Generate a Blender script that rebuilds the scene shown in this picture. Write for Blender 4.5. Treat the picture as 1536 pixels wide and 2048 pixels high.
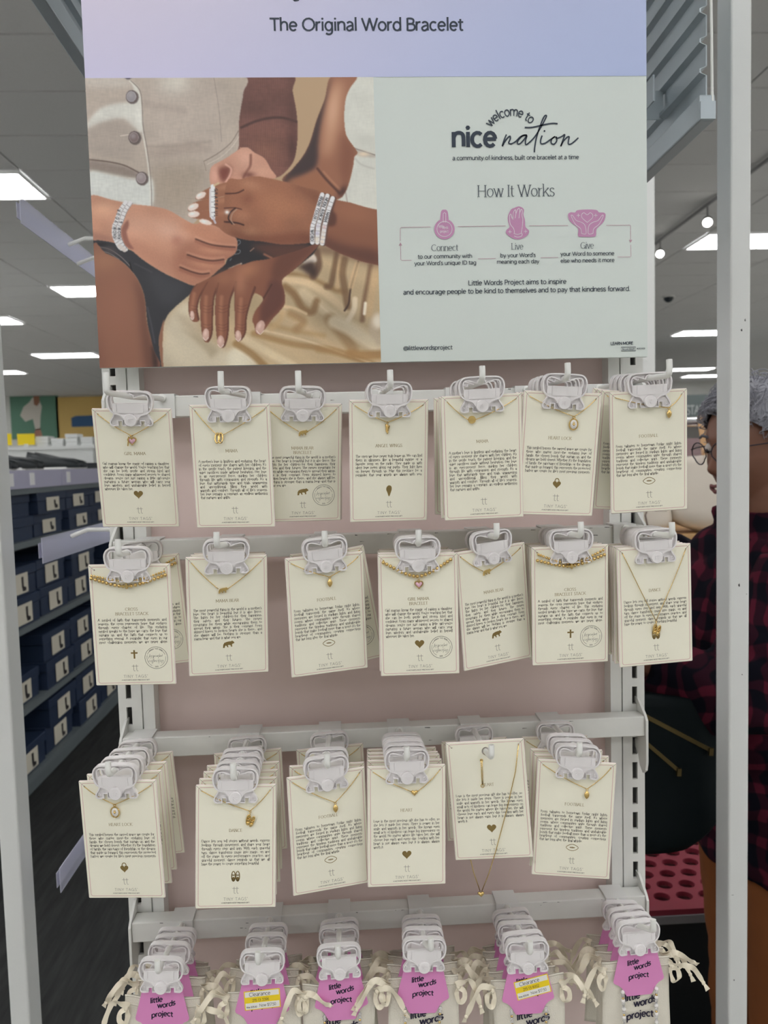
import bpy, bmesh, math, random
import numpy as np
from mathutils import Vector, Matrix, Euler
for o in list(bpy.data.objects): bpy.data.objects.remove(o, do_unlink=True)
S = bpy.context.scene
COL = S.collection
random.seed(7)
PI = math.pi
# ---------------------------------------------------------------- camera
FPX = 1538.0
CAM = Vector((-.03564, -.85993, 1.45))
YAW, PITCH, ROLL = .04581, -.06609, -.02696
_f = Vector((math.sin(YAW)*math.cos(PITCH), math.cos(YAW)*math.cos(PITCH), math.sin(PITCH)))
_r0 = Vector((math.cos(YAW), -math.sin(YAW), 0)); _u0 = _r0.cross(_f)
_r = _r0*math.cos(ROLL)+_u0*math.sin(ROLL); _u = _u0*math.cos(ROLL)-_r0*math.sin(ROLL)
cd = bpy.data.cameras.new('camera'); cam = bpy.data.objects.new('camera', cd); COL.objects.link(cam)
cd.sensor_fit = 'HORIZONTAL'; cd.sensor_width = 36; cd.lens = FPX/1536*36
cd.clip_start = .01; cd.clip_end = 200
m = Matrix.Identity(4)
for i in range(3):
    m[i][0] = _r[i]; m[i][1] = _u[i]; m[i][2] = -_f[i]; m[i][3] = CAM[i]
cam.matrix_world = m
cd.dof.use_dof = True; cd.dof.focus_distance = .72; cd.dof.aperture_fstop = 15
S.camera = cam
def ray(px, py): return _f+_r*((px-768)/FPX)-_u*((py-1024)/FPX)
def onY(px, py, y):
    d = ray(px, py); return CAM+d*((y-CAM.y)/d.y)
def onX(px, py, x):
    d = ray(px, py); return CAM+d*((x-CAM.x)/d.x)
def onZ(px, py, z):
    d = ray(px, py); return CAM+d*((z-CAM.z)/d.z)
def project(p):
    d = Vector(p)-CAM; w = d.dot(_f)
    return (768+FPX*d.dot(_r)/w, 1024-FPX*d.dot(_u)/w, w)
# ---------------------------------------------------------------- world, exposure
w = bpy.data.worlds.new('world'); S.world = w; w.use_nodes = True
w.node_tree.nodes['Background'].inputs[0].default_value = (.9, .95, 1, 1)
w.node_tree.nodes['Background'].inputs[1].default_value = 0
S.view_settings.view_transform = 'Standard'; S.view_settings.look = 'None'
S.view_settings.gamma = 1; S.view_settings.use_curve_mapping = False
S.view_settings.exposure = 0.0
LAMP = 9.9          # radiance of the ceiling troffers
# ---------------------------------------------------------------- helpers
def lin(c):
    c = c/255 if c > 1 else c
    return c/12.92 if c <= .04045 else ((c+.055)/1.055)**2.4
def rgb(r, g, b, k=1): return tuple(min(.95, lin(x)*k) for x in (r, g, b))
MATS = {}
def mat(name, col=(.8, .8, .8), rough=.5, metal=0, noise=0, nscale=30, bump=0, bscale=200, trans=0, emit=0, alpha=1, spec=.5, ior=1.45, sss=0, attr=None, coat=0):
    if name in MATS: return MATS[name]
    M = bpy.data.materials.new(name); M.use_nodes = True; nt = M.node_tree; b = nt.nodes['Principled BSDF']
    b.inputs['Base Color'].default_value = (*col, 1); b.inputs['Roughness'].default_value = rough
    b.inputs['Metallic'].default_value = metal; b.inputs['Transmission Weight'].default_value = trans
    b.inputs['Specular IOR Level'].default_value = spec; b.inputs['IOR'].default_value = ior
    b.inputs['Alpha'].default_value = alpha; b.inputs['Coat Weight'].default_value = coat
    if sss:
        b.inputs['Subsurface Weight'].default_value = sss; b.inputs['Subsurface Radius'].default_value = (.004, .002, .0015); b.inputs['Subsurface Scale'].default_value = 1
    if emit:
        b.inputs['Emission Color'].default_value = (*col, 1); b.inputs['Emission Strength'].default_value = emit
    if attr:
        a = nt.nodes.new('ShaderNodeAttribute'); a.attribute_name = attr
        nt.links.new(a.outputs['Color'], b.inputs['Base Color'])
    if noise or bump:
        tc = nt.nodes.new('ShaderNodeTexCoord')
    if noise and not attr:
        n = nt.nodes.new('ShaderNodeTexNoise'); n.inputs['Scale'].default_value = nscale; n.inputs['Detail'].default_value = 4
        nt.links.new(tc.outputs['Object'], n.inputs['Vector'])
        mx = nt.nodes.new('ShaderNodeMix'); mx.data_type = 'RGBA'
        mx.inputs[6].default_value = (*[c*(1-noise) for c in col], 1); mx.inputs[7].default_value = (*[min(1, c*(1+noise)) for c in col], 1)
        nt.links.new(n.outputs['Fac'], mx.inputs[0]); nt.links.new(mx.outputs[2], b.inputs['Base Color'])
    if bump:
        n2 = nt.nodes.new('ShaderNodeTexNoise'); n2.inputs['Scale'].default_value = bscale; n2.inputs['Detail'].default_value = 3
        nt.links.new(tc.outputs['Object'], n2.inputs['Vector'])
        bp = nt.nodes.new('ShaderNodeBump'); bp.inputs['Strength'].default_value = bump; bp.inputs['Distance'].default_value = .002
        nt.links.new(n2.outputs['Fac'], bp.inputs['Height']); nt.links.new(bp.outputs['Normal'], b.inputs['Normal'])
    MATS[name] = M; return M

def tag(o, label=None, cat=None, group=None, kind=None):
    if label: o['label'] = label
    if cat: o['category'] = cat
    if group: o['group'] = group
    if kind: o['kind'] = kind
    return o
def empty(name, loc=(0, 0, 0), rot=(0, 0, 0)):
    o = bpy.data.objects.new(name, None); COL.objects.link(o); o.location = loc; o.rotation_euler = rot; o.empty_display_size = .02
    return o
def thing(name, label, cat, loc=(0, 0, 0), rot=(0, 0, 0), group=None):
    return tag(empty(name, loc, rot), label, cat, group)
def link(name, me, parent=None, loc=None, rot=None):
    o = bpy.data.objects.new(name, me); COL.objects.link(o)
    if parent is not None: o.parent = parent
    if loc is not None: o.location = loc
    if rot is not None: o.rotation_euler = rot
    return o
def catmull(pts, n=6, closed=False):
    P = [Vector(p) for p in pts]; out = []; N = len(P)
    rng = range(N) if closed else range(N-1)
    for i in rng:
        if closed: a, b, c, d = P[i-1], P[i], P[(i+1) % N], P[(i+2) % N]
        else: a, b, c, d = P[max(i-1, 0)], P[i], P[i+1], P[min(i+2, N-1)]
        for k in range(n):
            t = k/n
            out.append(.5*((2*b)+(c-a)*t+(2*a-5*b+4*c-d)*t*t+(3*b-a-3*c+d)*t**3))
    if not closed: out.append(P[-1])
    return out
class MB:
    def __init__(s): s.v = []; s.f = []
    def add(s, vs, fs):
        n = len(s.v); s.v += [tuple(v) for v in vs]; s.f += [tuple(i+n for i in f) for f in fs]; return s
    def box(s, lo, hi):
        x0, y0, z0 = lo; x1, y1, z1 = hi
        return s.add([(x0, y0, z0), (x1, y0, z0), (x1, y1, z0), (x0, y1, z0), (x0, y0, z1), (x1, y0, z1), (x1, y1, z1), (x0, y1, z1)],
                     [(0, 3, 2, 1), (4, 5, 6, 7), (0, 1, 5, 4), (1, 2, 6, 5), (2, 3, 7, 6), (3, 0, 4, 7)])
    def prism(s, poly, y0, y1, plane='xz'):       # poly counter-clockwise seen from the y0 side
        def P(p, y): return (p[0], y, p[1]) if plane == 'xz' else ((y, p[0], p[1]) if plane == 'yz' else (p[0], p[1], y))
        n = len(poly); vs = [P(p, y0) for p in poly]+[P(p, y1) for p in poly]
        fs = [tuple(range(n)), tuple(range(2*n-1, n-1, -1))]+[(i, i+n, (i+1) % n+n, (i+1) % n) for i in range(n)]
        return s.add(vs, fs)
    def flat(s, poly, y):
        n = len(poly); return s.add([(p[0], y, p[1]) for p in poly], [tuple(range(n))])
    def ribbon(s, path, th, y0, y1, closed=False):   # a wall following a path in xz, th thick, from y0 to y1
        P = [Vector((p[0], p[1])) for p in path]; N = len(P); A = []; B = []
        for i in range(N):
            a = P[i-1] if (i > 0 or closed) else P[i]; b = P[(i+1) % N] if (i < N-1 or closed) else P[i]
            d = b-a
            if d.length < 1e-9: d = Vector((1, 0))
            d.normalize(); nrm = Vector((-d.y, d.x))*th/2
            A.append(P[i]+nrm); B.append(P[i]-nrm)
        vs = [];
        for a, b in zip(A, B): vs += [(a.x, y0, a.y), (b.x, y0, b.y), (b.x, y1, b.y), (a.x, y1, a.y)]
        fs = []
        for i in range(N if closed else N-1):
            j = (i+1) % N; a = 4*i; b = 4*j
            for k in range(4): fs.append((a+k, b+k, b+(k+1) % 4, a+(k+1) % 4))
        if not closed: fs += [(0, 1, 2, 3), (4*N-1, 4*N-2, 4*N-3, 4*N-4)]
        return s.add(vs, fs)
    def line(s, path, th, y, closed=False):          # flat printed stroke
        P = [Vector((p[0], p[1])) for p in path]; N = len(P); vs = []
        for i in range(N):
            a = P[i-1] if (i > 0 or closed) else P[i]; b = P[(i+1) % N] if (i < N-1 or closed) else P[i]
            d = b-a
            if d.length < 1e-9: d = Vector((1, 0))
            d.normalize(); q = Vector((-d.y, d.x))*th/2
            vs += [(P[i].x-q.x, y, P[i].y-q.y), (P[i].x+q.x, y, P[i].y+q.y)]
        fs = [(2*i, 2*((i+1) % N), 2*((i+1) % N)+1, 2*i+1) for i in range(N if closed else N-1)]
        return s.add(vs, fs)
    def tube(s, path, r, n=8, cap=True, closed=False, radii=None, squash=1.0):
        P = [Vector(p) for p in path]; N = len(P); vs = []; fs = []; up = None
        for i in range(N):
            a = P[i-1] if (i > 0 or closed) else P[i]; b = P[(i+1) % N] if (i < N-1 or closed) else P[i]
            d = (b-a)
            if d.length < 1e-9: d = Vector((0, 0, 1))
            d.normalize()
            if up is None: up = Vector((0, 0, 1)) if abs(d.z) < .9 else Vector((0, 1, 0))
            x = d.cross(up)
            if x.length < 1e-6: x = d.cross(Vector((1, 0, 0)))
            x.normalize(); up = x.cross(d); rr = radii[i] if radii else r
            for k in range(n):
                t = 2*PI*k/n; vs.append(P[i]+x*(math.cos(t)*rr)+up*(math.sin(t)*rr*squash))
        for i in range(N if closed else N-1):
            j = (i+1) % N
            for k in range(n): fs.append((i*n+k, i*n+(k+1) % n, j*n+(k+1) % n, j*n+k))
        if cap and not closed: fs += [tuple(range(n-1, -1, -1)), tuple(range((N-1)*n, N*n))]
        return s.add(vs, fs)
    def strap(s, path, wdir, w, th=.0006):           # flat band along a 3d path, widths along wdir(s)
        P = [Vector(p) for p in path]; N = len(P); vs = []; fs = []
        for i in range(N):
            wd = Vector(wdir[i] if isinstance(wdir, list) else wdir).normalized()
            d = (P[min(i+1, N-1)]-P[max(i-1, 0)])
            nn = d.cross(wd)
            nn = nn.normalized() if nn.length > 1e-9 else Vector((0, 1, 0))
            ww = w[i] if isinstance(w, list) else w
            for sx, sn in ((-1, -1), (1, -1), (1, 1), (-1, 1)): vs.append(P[i]+wd*(sx*ww/2)+nn*(sn*th/2))
        for i in range(N-1):
            for k in range(4): fs.append((4*i+k, 4*i+4+k, 4*i+4+(k+1) % 4, 4*i+(k+1) % 4))
        fs += [(0, 1, 2, 3), (4*N-1, 4*N-2, 4*N-3, 4*N-4)]
        return s.add(vs, fs)
    def ball(s, c, r, nu=10, nv=7, sc=(1, 1, 1)):
        vs = [(c[0], c[1], c[2]+r*sc[2])]; fs = []
        for j in range(1, nv):
            p = PI*j/nv
            for i in range(nu):
                t = 2*PI*i/nu; vs.append((c[0]+r*sc[0]*math.sin(p)*math.cos(t), c[1]+r*sc[1]*math.sin(p)*math.sin(t), c[2]+r*sc[2]*math.cos(p)))
        vs.append((c[0], c[1], c[2]-r*sc[2])); L = len(vs)-1
        for i in range(nu): fs.append((0, 1+i, 1+(i+1) % nu)); fs.append((L, L-nu+(i+1) % nu, L-nu+i))
        for j in range(nv-2):
            for i in range(nu):
                a = 1+j*nu+i; b = 1+j*nu+(i+1) % nu; fs.append((a, a+nu, b+nu, b))
        return s.add(vs, fs)
    def mesh(s, name, m=None, smooth=False):
        me = bpy.data.meshes.new(name); me.from_pydata(s.v, [], s.f)
        if m: me.materials.append(m)
        me.update()
        if smooth is True:
            me.polygons.foreach_set('use_smooth', [True]*len(me.polygons))
        elif smooth:
            me.polygons.foreach_set('use_smooth', [True]*len(me.polygons)); me.set_sharp_from_angle(angle=smooth)
        return me
    def build(s, name, m, parent=None, smooth=False, loc=None, rot=None):
        return link(name, s.mesh(name, m, smooth), parent, loc, rot)
def bevel_mesh(me, off, seg=2):
    b = bmesh.new(); b.from_mesh(me); bmesh.ops.remove_doubles(b, verts=b.verts, dist=1e-6)
    ed = [e for e in b.edges if len(e.link_faces) == 2 and e.calc_face_angle() > .5]
    bmesh.ops.bevel(b, geom=ed, offset=off, segments=seg, affect='EDGES', profile=.5); b.to_mesh(me); b.free(); me.update(); return me
# ---------------------------------------------------------------- a stroke font (skeleton letters; pen contrast and serifs by style)
GL = {}
def _g(ch, adv, s):
    paths = []
    for part in s.split('|'):
        k = part[0]; nums = [tuple(float(a) for a in q.split(',')) for q in part[1:].split()]
        if k == 'l': paths.append([Vector(p) for p in nums])
        elif k == 'c': paths.append(catmull(nums, 4))
        elif k == 'o':
            cx, cy, rx, ry, a0, a1 = nums[0]; n = max(5, int(abs(a1-a0)/26))
            paths.append([Vector((cx+rx*math.cos(math.radians(a0+(a1-a0)*i/n)), cy+ry*math.sin(math.radians(a0+(a1-a0)*i/n)))) for i in range(n+1)])
        elif k == 'd': paths.append(('dot', nums[0]))
    GL[ch] = (adv, paths)
_O = '|o2.45,2.5,1.9,2.5,0,360'
for ch, adv, s in (
 ('a', 4.5, 'c.7,4.2 1.9,5 3.3,4.5 3.7,3.2 3.7,2 3.7,0|c3.7,2.9 2,2.6 .6,1.5 1.1,.2 2.2,0 3.7,1.2'), ('b', 5, 'l.6,7.5 .6,0'+_O), ('c', 4.4, 'o2.4,2.5,1.9,2.5,45,315'),
 ('d', 5, 'l4.3,7.5 4.3,0|o2.45,2.5,1.9,2.5,0,360'), ('e', 4.8, 'l.6,2.6 4.2,2.6|o2.4,2.5,1.85,2.5,3,318'), ('f', 2.8, 'c3,7.2 2.3,7.5 1.5,7 1.4,5.8 1.4,3 1.4,0|l.3,4.8 2.7,4.8'),
 ('g', 5, 'o2.4,2.5,1.85,2.5,0,360|c4.2,5 4.2,2 4.2,0 3.8,-1.6 2.3,-2.2 .8,-1.6'), ('h', 4.9, 'l.7,7.5 .7,0|c.7,3.2 1.4,4.6 2.7,5 3.8,4.4 4.1,3 4.1,0'),
 ('i', 1.8, 'l.9,5 .9,0|d.9,6.8'), ('j', 2, 'c1,5 1,2 1,-1 .6,-2 -.3,-2.2|d1,6.8'), ('k', 4.6, 'l.7,7.5 .7,0|l4,5 .8,2|l1.9,2.9 4.3,0'), ('l', 1.7, 'l.85,7.5 .85,0'),
 ('m', 7.4, 'l.7,5 .7,0|c.7,3.2 1.3,4.6 2.4,5 3.4,4.4 3.7,3 3.7,0|c3.7,3.2 4.3,4.6 5.4,5 6.4,4.4 6.7,3 6.7,0'), ('n', 4.8, 'l.7,5 .7,0|c.7,3.2 1.4,4.6 2.7,5 3.8,4.4 4.1,3 4.1,0'),
 ('o', 4.9, 'o2.45,2.5,1.95,2.5,0,360'), ('p', 5, 'l.6,5 .6,-2.2'+_O), ('q', 5, 'l4.3,5 4.3,-2.2|o2.45,2.5,1.9,2.5,0,360'), ('r', 3.1, 'l.7,5 .7,0|c.7,3 1.3,4.5 2.9,4.9'),
 ('s', 3.8, 'c3.3,4.2 2.4,5 1.2,4.9 .6,3.9 1.2,2.9 2.6,2.3 3.3,1.3 2.7,.2 1.5,0 .4,.8'), ('t', 3, 'c1.3,6.6 1.3,4 1.3,1.2 1.8,.1 2.8,.3|l.2,4.8 2.7,4.8'),
 ('u', 4.8, 'c.7,5 .7,2 1.1,.5 2.2,0 3.5,.6 4.1,2|l4.1,5 4.1,0'), ('v', 4.4, 'l.3,5 2.2,0|l2.2,0 4.1,5'), ('w', 6.6, 'l.3,5 1.9,0|l1.9,0 3.3,5|l3.3,5 4.7,0|l4.7,0 6.3,5'),
 ('x', 4.3, 'l.4,5 3.9,0|l3.9,5 .4,0'), ('y', 4.4, 'l.3,5 2.3,.2|l4.1,5 1.4,-2.1 .4,-2.1'), ('z', 4, 'l.5,4.8 3.6,4.8 .5,.2 3.7,.2'),
 ('A', 6, 'l.2,0 3,7|l3,7 5.8,0|l1.3,2.6 4.7,2.6'), ('B', 5, 'l.8,7 .8,0|c.8,6.9 2.8,6.9 4,6.2 4,4.6 2.8,3.8 .8,3.8|c.8,3.8 3,3.8 4.5,2.9 4.5,.9 3,.1 .8,.1'),
 ('C', 6.4, 'o3.5,3.5,3.1,3.5,45,315'), ('D', 6.2, 'l.8,7 .8,0|c.8,6.9 2.6,6.9 4.8,6.2 5.7,3.5 4.8,.8 2.6,.1 .8,.1'), ('E', 4.8, 'l.8,7 .8,0|l.8,6.9 4.2,6.9|l.8,.1 4.4,.1|l.8,3.7 3.8,3.7'),
 ('F', 4.6, 'l.8,7 .8,0|l.8,6.9 4.2,6.9|l.8,3.7 3.8,3.7'), ('G', 6.8, 'o3.5,3.5,3.1,3.5,45,330|l6.2,0 6.2,3.2|l6.2,3.2 4,3.2'), ('H', 6.2, 'l.8,7 .8,0|l5.4,7 5.4,0|l.8,3.6 5.4,3.6'),
 ('I', 1.9, 'l.95,7 .95,0'), ('J', 3, 'c2.1,7 2.1,3 2,1 1.2,0 .2,.3'), ('K', 5.6, 'l.8,7 .8,0|l5,7 .9,2.8|l2.2,4.1 5.4,0'), ('L', 4.6, 'l.8,7 .8,0|l.8,.1 4.3,.1'),
 ('M', 7.6, 'l.8,0 .8,7|l.8,7 3.8,1.2|l3.8,1.2 6.8,7|l6.8,7 6.8,0'), ('N', 6.4, 'l.8,0 .8,7|l.8,7 5.6,0|l5.6,0 5.6,7'), ('O', 7, 'o3.5,3.5,3.1,3.5,0,360'),
 ('P', 4.8, 'l.8,7 .8,0|c.8,6.9 2.8,6.9 4.2,6.1 4.2,4.1 2.8,3.3 .8,3.3'), ('Q', 7, 'o3.5,3.5,3.1,3.5,0,360|l4,1.6 6.4,-.4'), ('R', 5.2, 'l.8,7 .8,0|c.8,6.9 2.8,6.9 4.2,6.1 4.2,4.2 2.8,3.5 .8,3.5|l2.6,3.5 4.9,0'),
 ('S', 4.8, 'c4.2,5.9 3,7 1.5,6.8 .7,5.5 1.4,4.2 3.2,3.3 4.3,2 3.6,.3 1.9,0 .5,1.1'), ('T', 5.2, 'l2.6,7 2.6,0|l.2,6.9 5,6.9'), ('U', 6, 'c.8,7 .8,3 1.2,.9 3,0 4.8,.9 5.2,3 5.2,7'),
 ('V', 5.8, 'l.2,7 2.9,0|l2.9,0 5.6,7'), ('W', 8.6, 'l.2,7 2.4,0|l2.4,0 4.3,7|l4.3,7 6.2,0|l6.2,0 8.4,7'), ('X', 5.4, 'l.3,7 5.1,0|l5.1,7 .3,0'), ('Y', 5.2, 'l.2,7 2.6,3.2|l5,7 2.6,3.2|l2.6,3.2 2.6,0'), ('Z', 5, 'l.4,6.9 4.5,6.9 .4,.1 4.6,.1'),
 ('0', 4.8, 'o2.4,3.5,1.9,3.5,0,360'), ('1', 3, 'l.5,5.8 1.8,7|l1.8,7 1.8,0'), ('2', 4.6, 'c.6,5.4 1.2,6.8 2.6,7 3.9,6.2 3.9,4.8 2.6,2.8 .5,.1|l.5,.1 4.2,.1'), ('3', 4.6, 'c.6,6.2 2,7 3.6,6.4 3.6,4.5 2,3.8|c2,3.8 4,3.2 4,.8 2.2,0 .5,.9'),
 ('4', 4.8, 'l3.3,0 3.3,7|l3.3,7 .3,2|l.3,2 4.5,2'), ('5', 4.6, 'l4,6.9 1.1,6.9|l1.1,6.9 .8,3.8|c.8,3.8 2.4,4.5 4,3.6 4,1 2.4,0 .6,.7'), ('6', 4.7, 'c3.8,6.6 2,6.4 .7,4.2 .5,2.2|o2.4,2.2,1.9,2.2,0,360'), ('7', 4.3, 'l.3,6.9 4,6.9|l4,6.9 1.5,0'),
 ('8', 4.7, 'o2.4,5.3,1.6,1.7,0,360|o2.4,1.8,1.9,1.8,0,360'), ('9', 4.7, 'o2.4,4.8,1.9,2.2,0,360|c4.2,4.8 4,2.8 2.8,.6 .9,.4'),
 ('.', 1.6, 'd.8,.3'), (',', 1.6, 'l1,.6 .5,-1'), ("'", 1.4, 'l.7,7.4 .7,5.6'), ('-', 3, 'l.4,2.6 2.6,2.6'), ('—', 5.2, 'l.1,2.6 5.1,2.6'), ('$', 4.6, 'c4,5.6 2.9,6.6 1.4,6.3 .8,5 1.5,4 3,3.2 4,2 3.4,.6 1.8,.3 .5,1.3|l2.4,7.8 2.4,-.8'),
 ('@', 8, 'o4,2.8,3.6,3.6,-50,290|o3.9,2.8,1.6,1.8,0,360|c5.6,4.6 5.5,2 6,1.2 7,1.6'), ('&', 5.6, 'c5.2,.2 2,4.6 1.5,6 2.6,7 3.6,6 3,4.8 .9,2.8 .7,1 2,0 3.8,.6 5.2,3'), ('®', 1.5, 'l.2,7 1.2,7|l.7,7 .7,5.6'), ("’", 1.4, 'l.7,7.4 .5,5.8')):
    _g(ch, adv, s)
def text_w(t, unit, sp=0): return sum((GL[c][0] if c in GL else 2.4)+sp for c in t)*unit
def text(mb, t, x, z, unit, y, thick=.9, thin=None, serif=False, xh=1.0, align='c', width=None, sp=0, slant=0, warp=None, wsc=1.0):
    """printed lettering in the xz plane facing -y; width justifies by the word gaps"""
    thin = thick if thin is None else thin
    total = text_w(t, unit, sp)*wsc; gap = 0; yk = [y]
    if width and ' ' in t: gap = (width-total)/t.count(' '); total = width
    x -= total/2 if align == 'c' else (total if align == 'r' else 0)
    def T(px, pz): 
        q = (px+slant*pz, pz)
        return q
    def put(vs, fs):
        out = []
        for vx, vz in vs:
            a, b = vx, vz
            if warp: a, b = warp(a, b)
            out.append((a, yk[0], b))
        mb.add(out, fs)
    for c in t:
        if c not in GL: x += (2.4+sp)*unit*wsc+gap; continue
        adv, paths = GL[c]; low = c.islower()
        def Y(v): return v*xh if (low and 0 < v <= 5) else (v if not low or v < 0 else 5*xh+(v-5)*(7.5-5*xh)/2.5)
        for ip, p in enumerate(paths):
            yk[0] = y-unit*.012*ip
            if isinstance(p, tuple):
                h = max(thick*.62, .5); cx, cy = p[1]; cy = Y(cy)
                put([(x+(cx+h*math.cos(k*PI/3)+slant*cy)*unit*wsc, z+(cy+h*math.sin(k*PI/3))*unit) for k in range(6)], [tuple(range(6))]); continue
            Q = [Vector((q.x, Y(q.y))) for q in p]; N = len(Q); vs = []
            for i in range(N):
                d = Q[min(i+1, N-1)]-Q[max(i-1, 0)]
                if N > 2 and (Q[0]-Q[-1]).length < .01 and i in (0, N-1): d = Q[1]-Q[N-2]
                d.normalize(); hw = (thin+(thick-thin)*abs(d.y)**1.5)/2
                n = Vector((-d.y, d.x))*hw; e = Vector((0, 0))
                if not serif:
                    if i == 0 and N == 2: e = -d*thick*.2
                    if i == N-1 and N == 2: e = d*thick*.2
                for s in (-1, 1):
                    q = Q[i]+n*s+e; vs.append((x+(q.x+slant*q.y)*unit*wsc, z+q.y*unit))
            put(vs, [(2*i, 2*i+2, 2*i+3, 2*i+1) for i in range(N-1)])
            if serif:
                for a, b in ((Q[0], Q[1]), (Q[-1], Q[-2])):
                    d = b-a
                    if d.length < 1e-6 or abs(d.y)/d.length < .55: continue
                    if min(abs(a.y-q) for q in (0, 7, 7.5, 5*xh, -2.2)) > .05: continue
                    l, r = .85, .85; yk[0] -= unit*.004
                    if low and a.y > .5: l, r = .9, .2
                    put([(x+(a.x-l)*unit*wsc, z+(a.y-thin*.5)*unit), (x+(a.x+r)*unit*wsc, z+(a.y-thin*.5)*unit), (x+(a.x+r)*unit*wsc, z+(a.y+thin*.5)*unit), (x+(a.x-l)*unit*wsc, z+(a.y+thin*.5)*unit)], [(0, 1, 2, 3)])
        x += (adv+sp)*unit*wsc
    return mb
# ================================================================ the setting
ZC = 3.68
XL, XR, YF, YB = -13.0, 15.0, -8.0, 23.0
M_white = mat('painted_white_metal', rgb(232, 234, 230), .42, noise=.05, nscale=18)
M_rack = mat('rack_white_metal', rgb(226, 226, 222), .38, noise=.06, nscale=40)
M_ceil = mat('ceiling_tile', rgb(226, 226, 226), .9, noise=.04, nscale=60, bump=.2, bscale=400)
M_tbar = mat('ceiling_grid', rgb(222, 222, 222), .6)
M_wall = mat('wall_paint', rgb(224, 224, 220), .8, noise=.03, nscale=3)
def carpet():
    M = bpy.data.materials.new('dark_carpet'); M.use_nodes = True; nt = M.node_tree; b = nt.nodes['Principled BSDF']
    tc = nt.nodes.new('ShaderNodeTexCoord'); mp = nt.nodes.new('ShaderNodeMapping'); mp.inputs['Scale'].default_value = (24, 2.2, 1); mp.inputs['Rotation'].default_value = (0, 0, .5)
    n = nt.nodes.new('ShaderNodeTexNoise'); n.inputs['Scale'].default_value = 1.6; n.inputs['Detail'].default_value = 8; n.inputs['Roughness'].default_value = .7
    r = nt.nodes.new('ShaderNodeValToRGB'); r.color_ramp.elements[0].position = .35; r.color_ramp.elements[0].color = (.006, .0065, .0065, 1)
    r.color_ramp.elements[1].position = .72; r.color_ramp.elements[1].color = (.03, .032, .031, 1)
    nt.links.new(tc.outputs['Object'], mp.inputs['Vector']); nt.links.new(mp.outputs['Vector'], n.inputs['Vector'])
    nt.links.new(n.outputs['Fac'], r.inputs['Fac']); nt.links.new(r.outputs['Color'], b.inputs['Base Color']); b.inputs['Roughness'].default_value = .85
    return M
M_vinyl = mat('pale_vinyl', rgb(158, 156, 150), .3, noise=.05, nscale=4)
tag(MB().box((XL, YF, -.1), (XR, YB, -.004)).build('floor', M_vinyl), kind='structure')
tag(MB().box((-4.2, -.3, -.004), (2.6, 7.5, 0)).build('carpet', carpet()), kind='structure')
ceil = tag(MB().box((XL, YF, ZC+.014), (XR, YB, ZC+.1)).build('ceiling', M_tbar), kind='structure')
tag(MB().box((XL, YB, 0), (XR, YB+.1, ZC+.1)).build('wall_back', M_wall), kind='structure')
tag(MB().box((XL, YF-.1, 0), (XR, YF, ZC+.1)).build('wall_front', M_wall), kind='structure')
tag(MB().box((XL-.1, YF, 0), (XL, YB, ZC+.1)).build('wall_left', M_wall), kind='structure')
tag(MB().box((XR, YF, 0), (XR+.1, YB, ZC+.1)).build('wall_right', M_wall), kind='structure')
# ceiling troffers: those the photo shows, then the rest of the shop's grid
TW, TD = 1.19, .59
shown = [(-3.05, 5.43), (-2.93, 9.15), (-5.35, 11.07), (-5.18, 14.85), (-7.85, 16.95), (4.05, 7.3), (6.65, 13.15), (9.5, 19.5), (10.75, 21.5)]
snap = lambda x, y: (.65+1.22*round((x-.65)/1.22), .565+.61*round((y-.565)/.61))
shown = [snap(*p) for p in shown]
troff = list(shown)
for iy, y in enumerate((-6.5, -4.0, -1.6, .9, 3.2, 5.4, 7.3, 9.2, 11.1, 13.1, 15, 17, 19.5, 21.5)):
    for ix in range(-5, 7):
        x, y = snap(-.2+ix*2.44+(.61 if iy % 2 else -.61), y)
        if not XL+.8 < x < XR-.8: continue
        if any(abs(x-a) < 1.7 and abs(y-b) < 1.2 for a, b in shown): continue
        if y > CAM.y+.3:
            q = [project((x+sx*.65, y+sy*.33, ZC)) for sx in (-1, 1) for sy in (-1, 1)]
            px0, px1 = min(a[0] for a in q), max(a[0] for a in q); py0, py1 = min(a[1] for a in q), max(a[1] for a in q)
            if py1 > -20 and py0 < 2068 and px1 > -20 and px0 < 1556: continue      # inside the picture, and not one the photograph shows
        troff.append((x, y))
M_lamp = mat('troffer_lens', (.985, .99, 1), .4, emit=LAMP)
M_lampframe = mat('troffer_frame', rgb(240, 240, 238), .5)
def frame_mb():
    m = MB(); hx, hy, t = TW/2, TD/2, .02
    for a, b in (((-hx, -hy), (hx, -hy+t)), ((-hx, hy-t), (hx, hy)), ((-hx, -hy), (-hx+t, hy)), ((hx-t, -hy), (hx, hy)), ((-hx, -.008), (hx, .008)),
                 ((-hx/3-.008, -hy), (-hx/3+.008, hy)), ((hx/3-.008, -hy), (hx/3+.008, hy))):
        m.box((a[0], a[1], -.012), (b[0], b[1], .01))
    return m
me_fr = frame_mb().mesh('frame', M_lampframe); me_ln = MB().box((-TW/2+.01, -TD/2+.01, -.004), (TW/2-.01, TD/2-.01, .006)).mesh('lens', M_lamp)
for i, (x, y) in enumerate(troff):
    off = '' if i < len(shown) else '_%d_offscreen' % (i-len(shown)+1)
    t = thing('ceiling_light'+off, 'lit rectangular fluorescent light panel set flush in the ceiling grid', 'ceiling light', (x, y, ZC-.002), group='ceiling light panels')
    link('frame', me_fr, t); link('lens'+off, me_ln, t)
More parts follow.
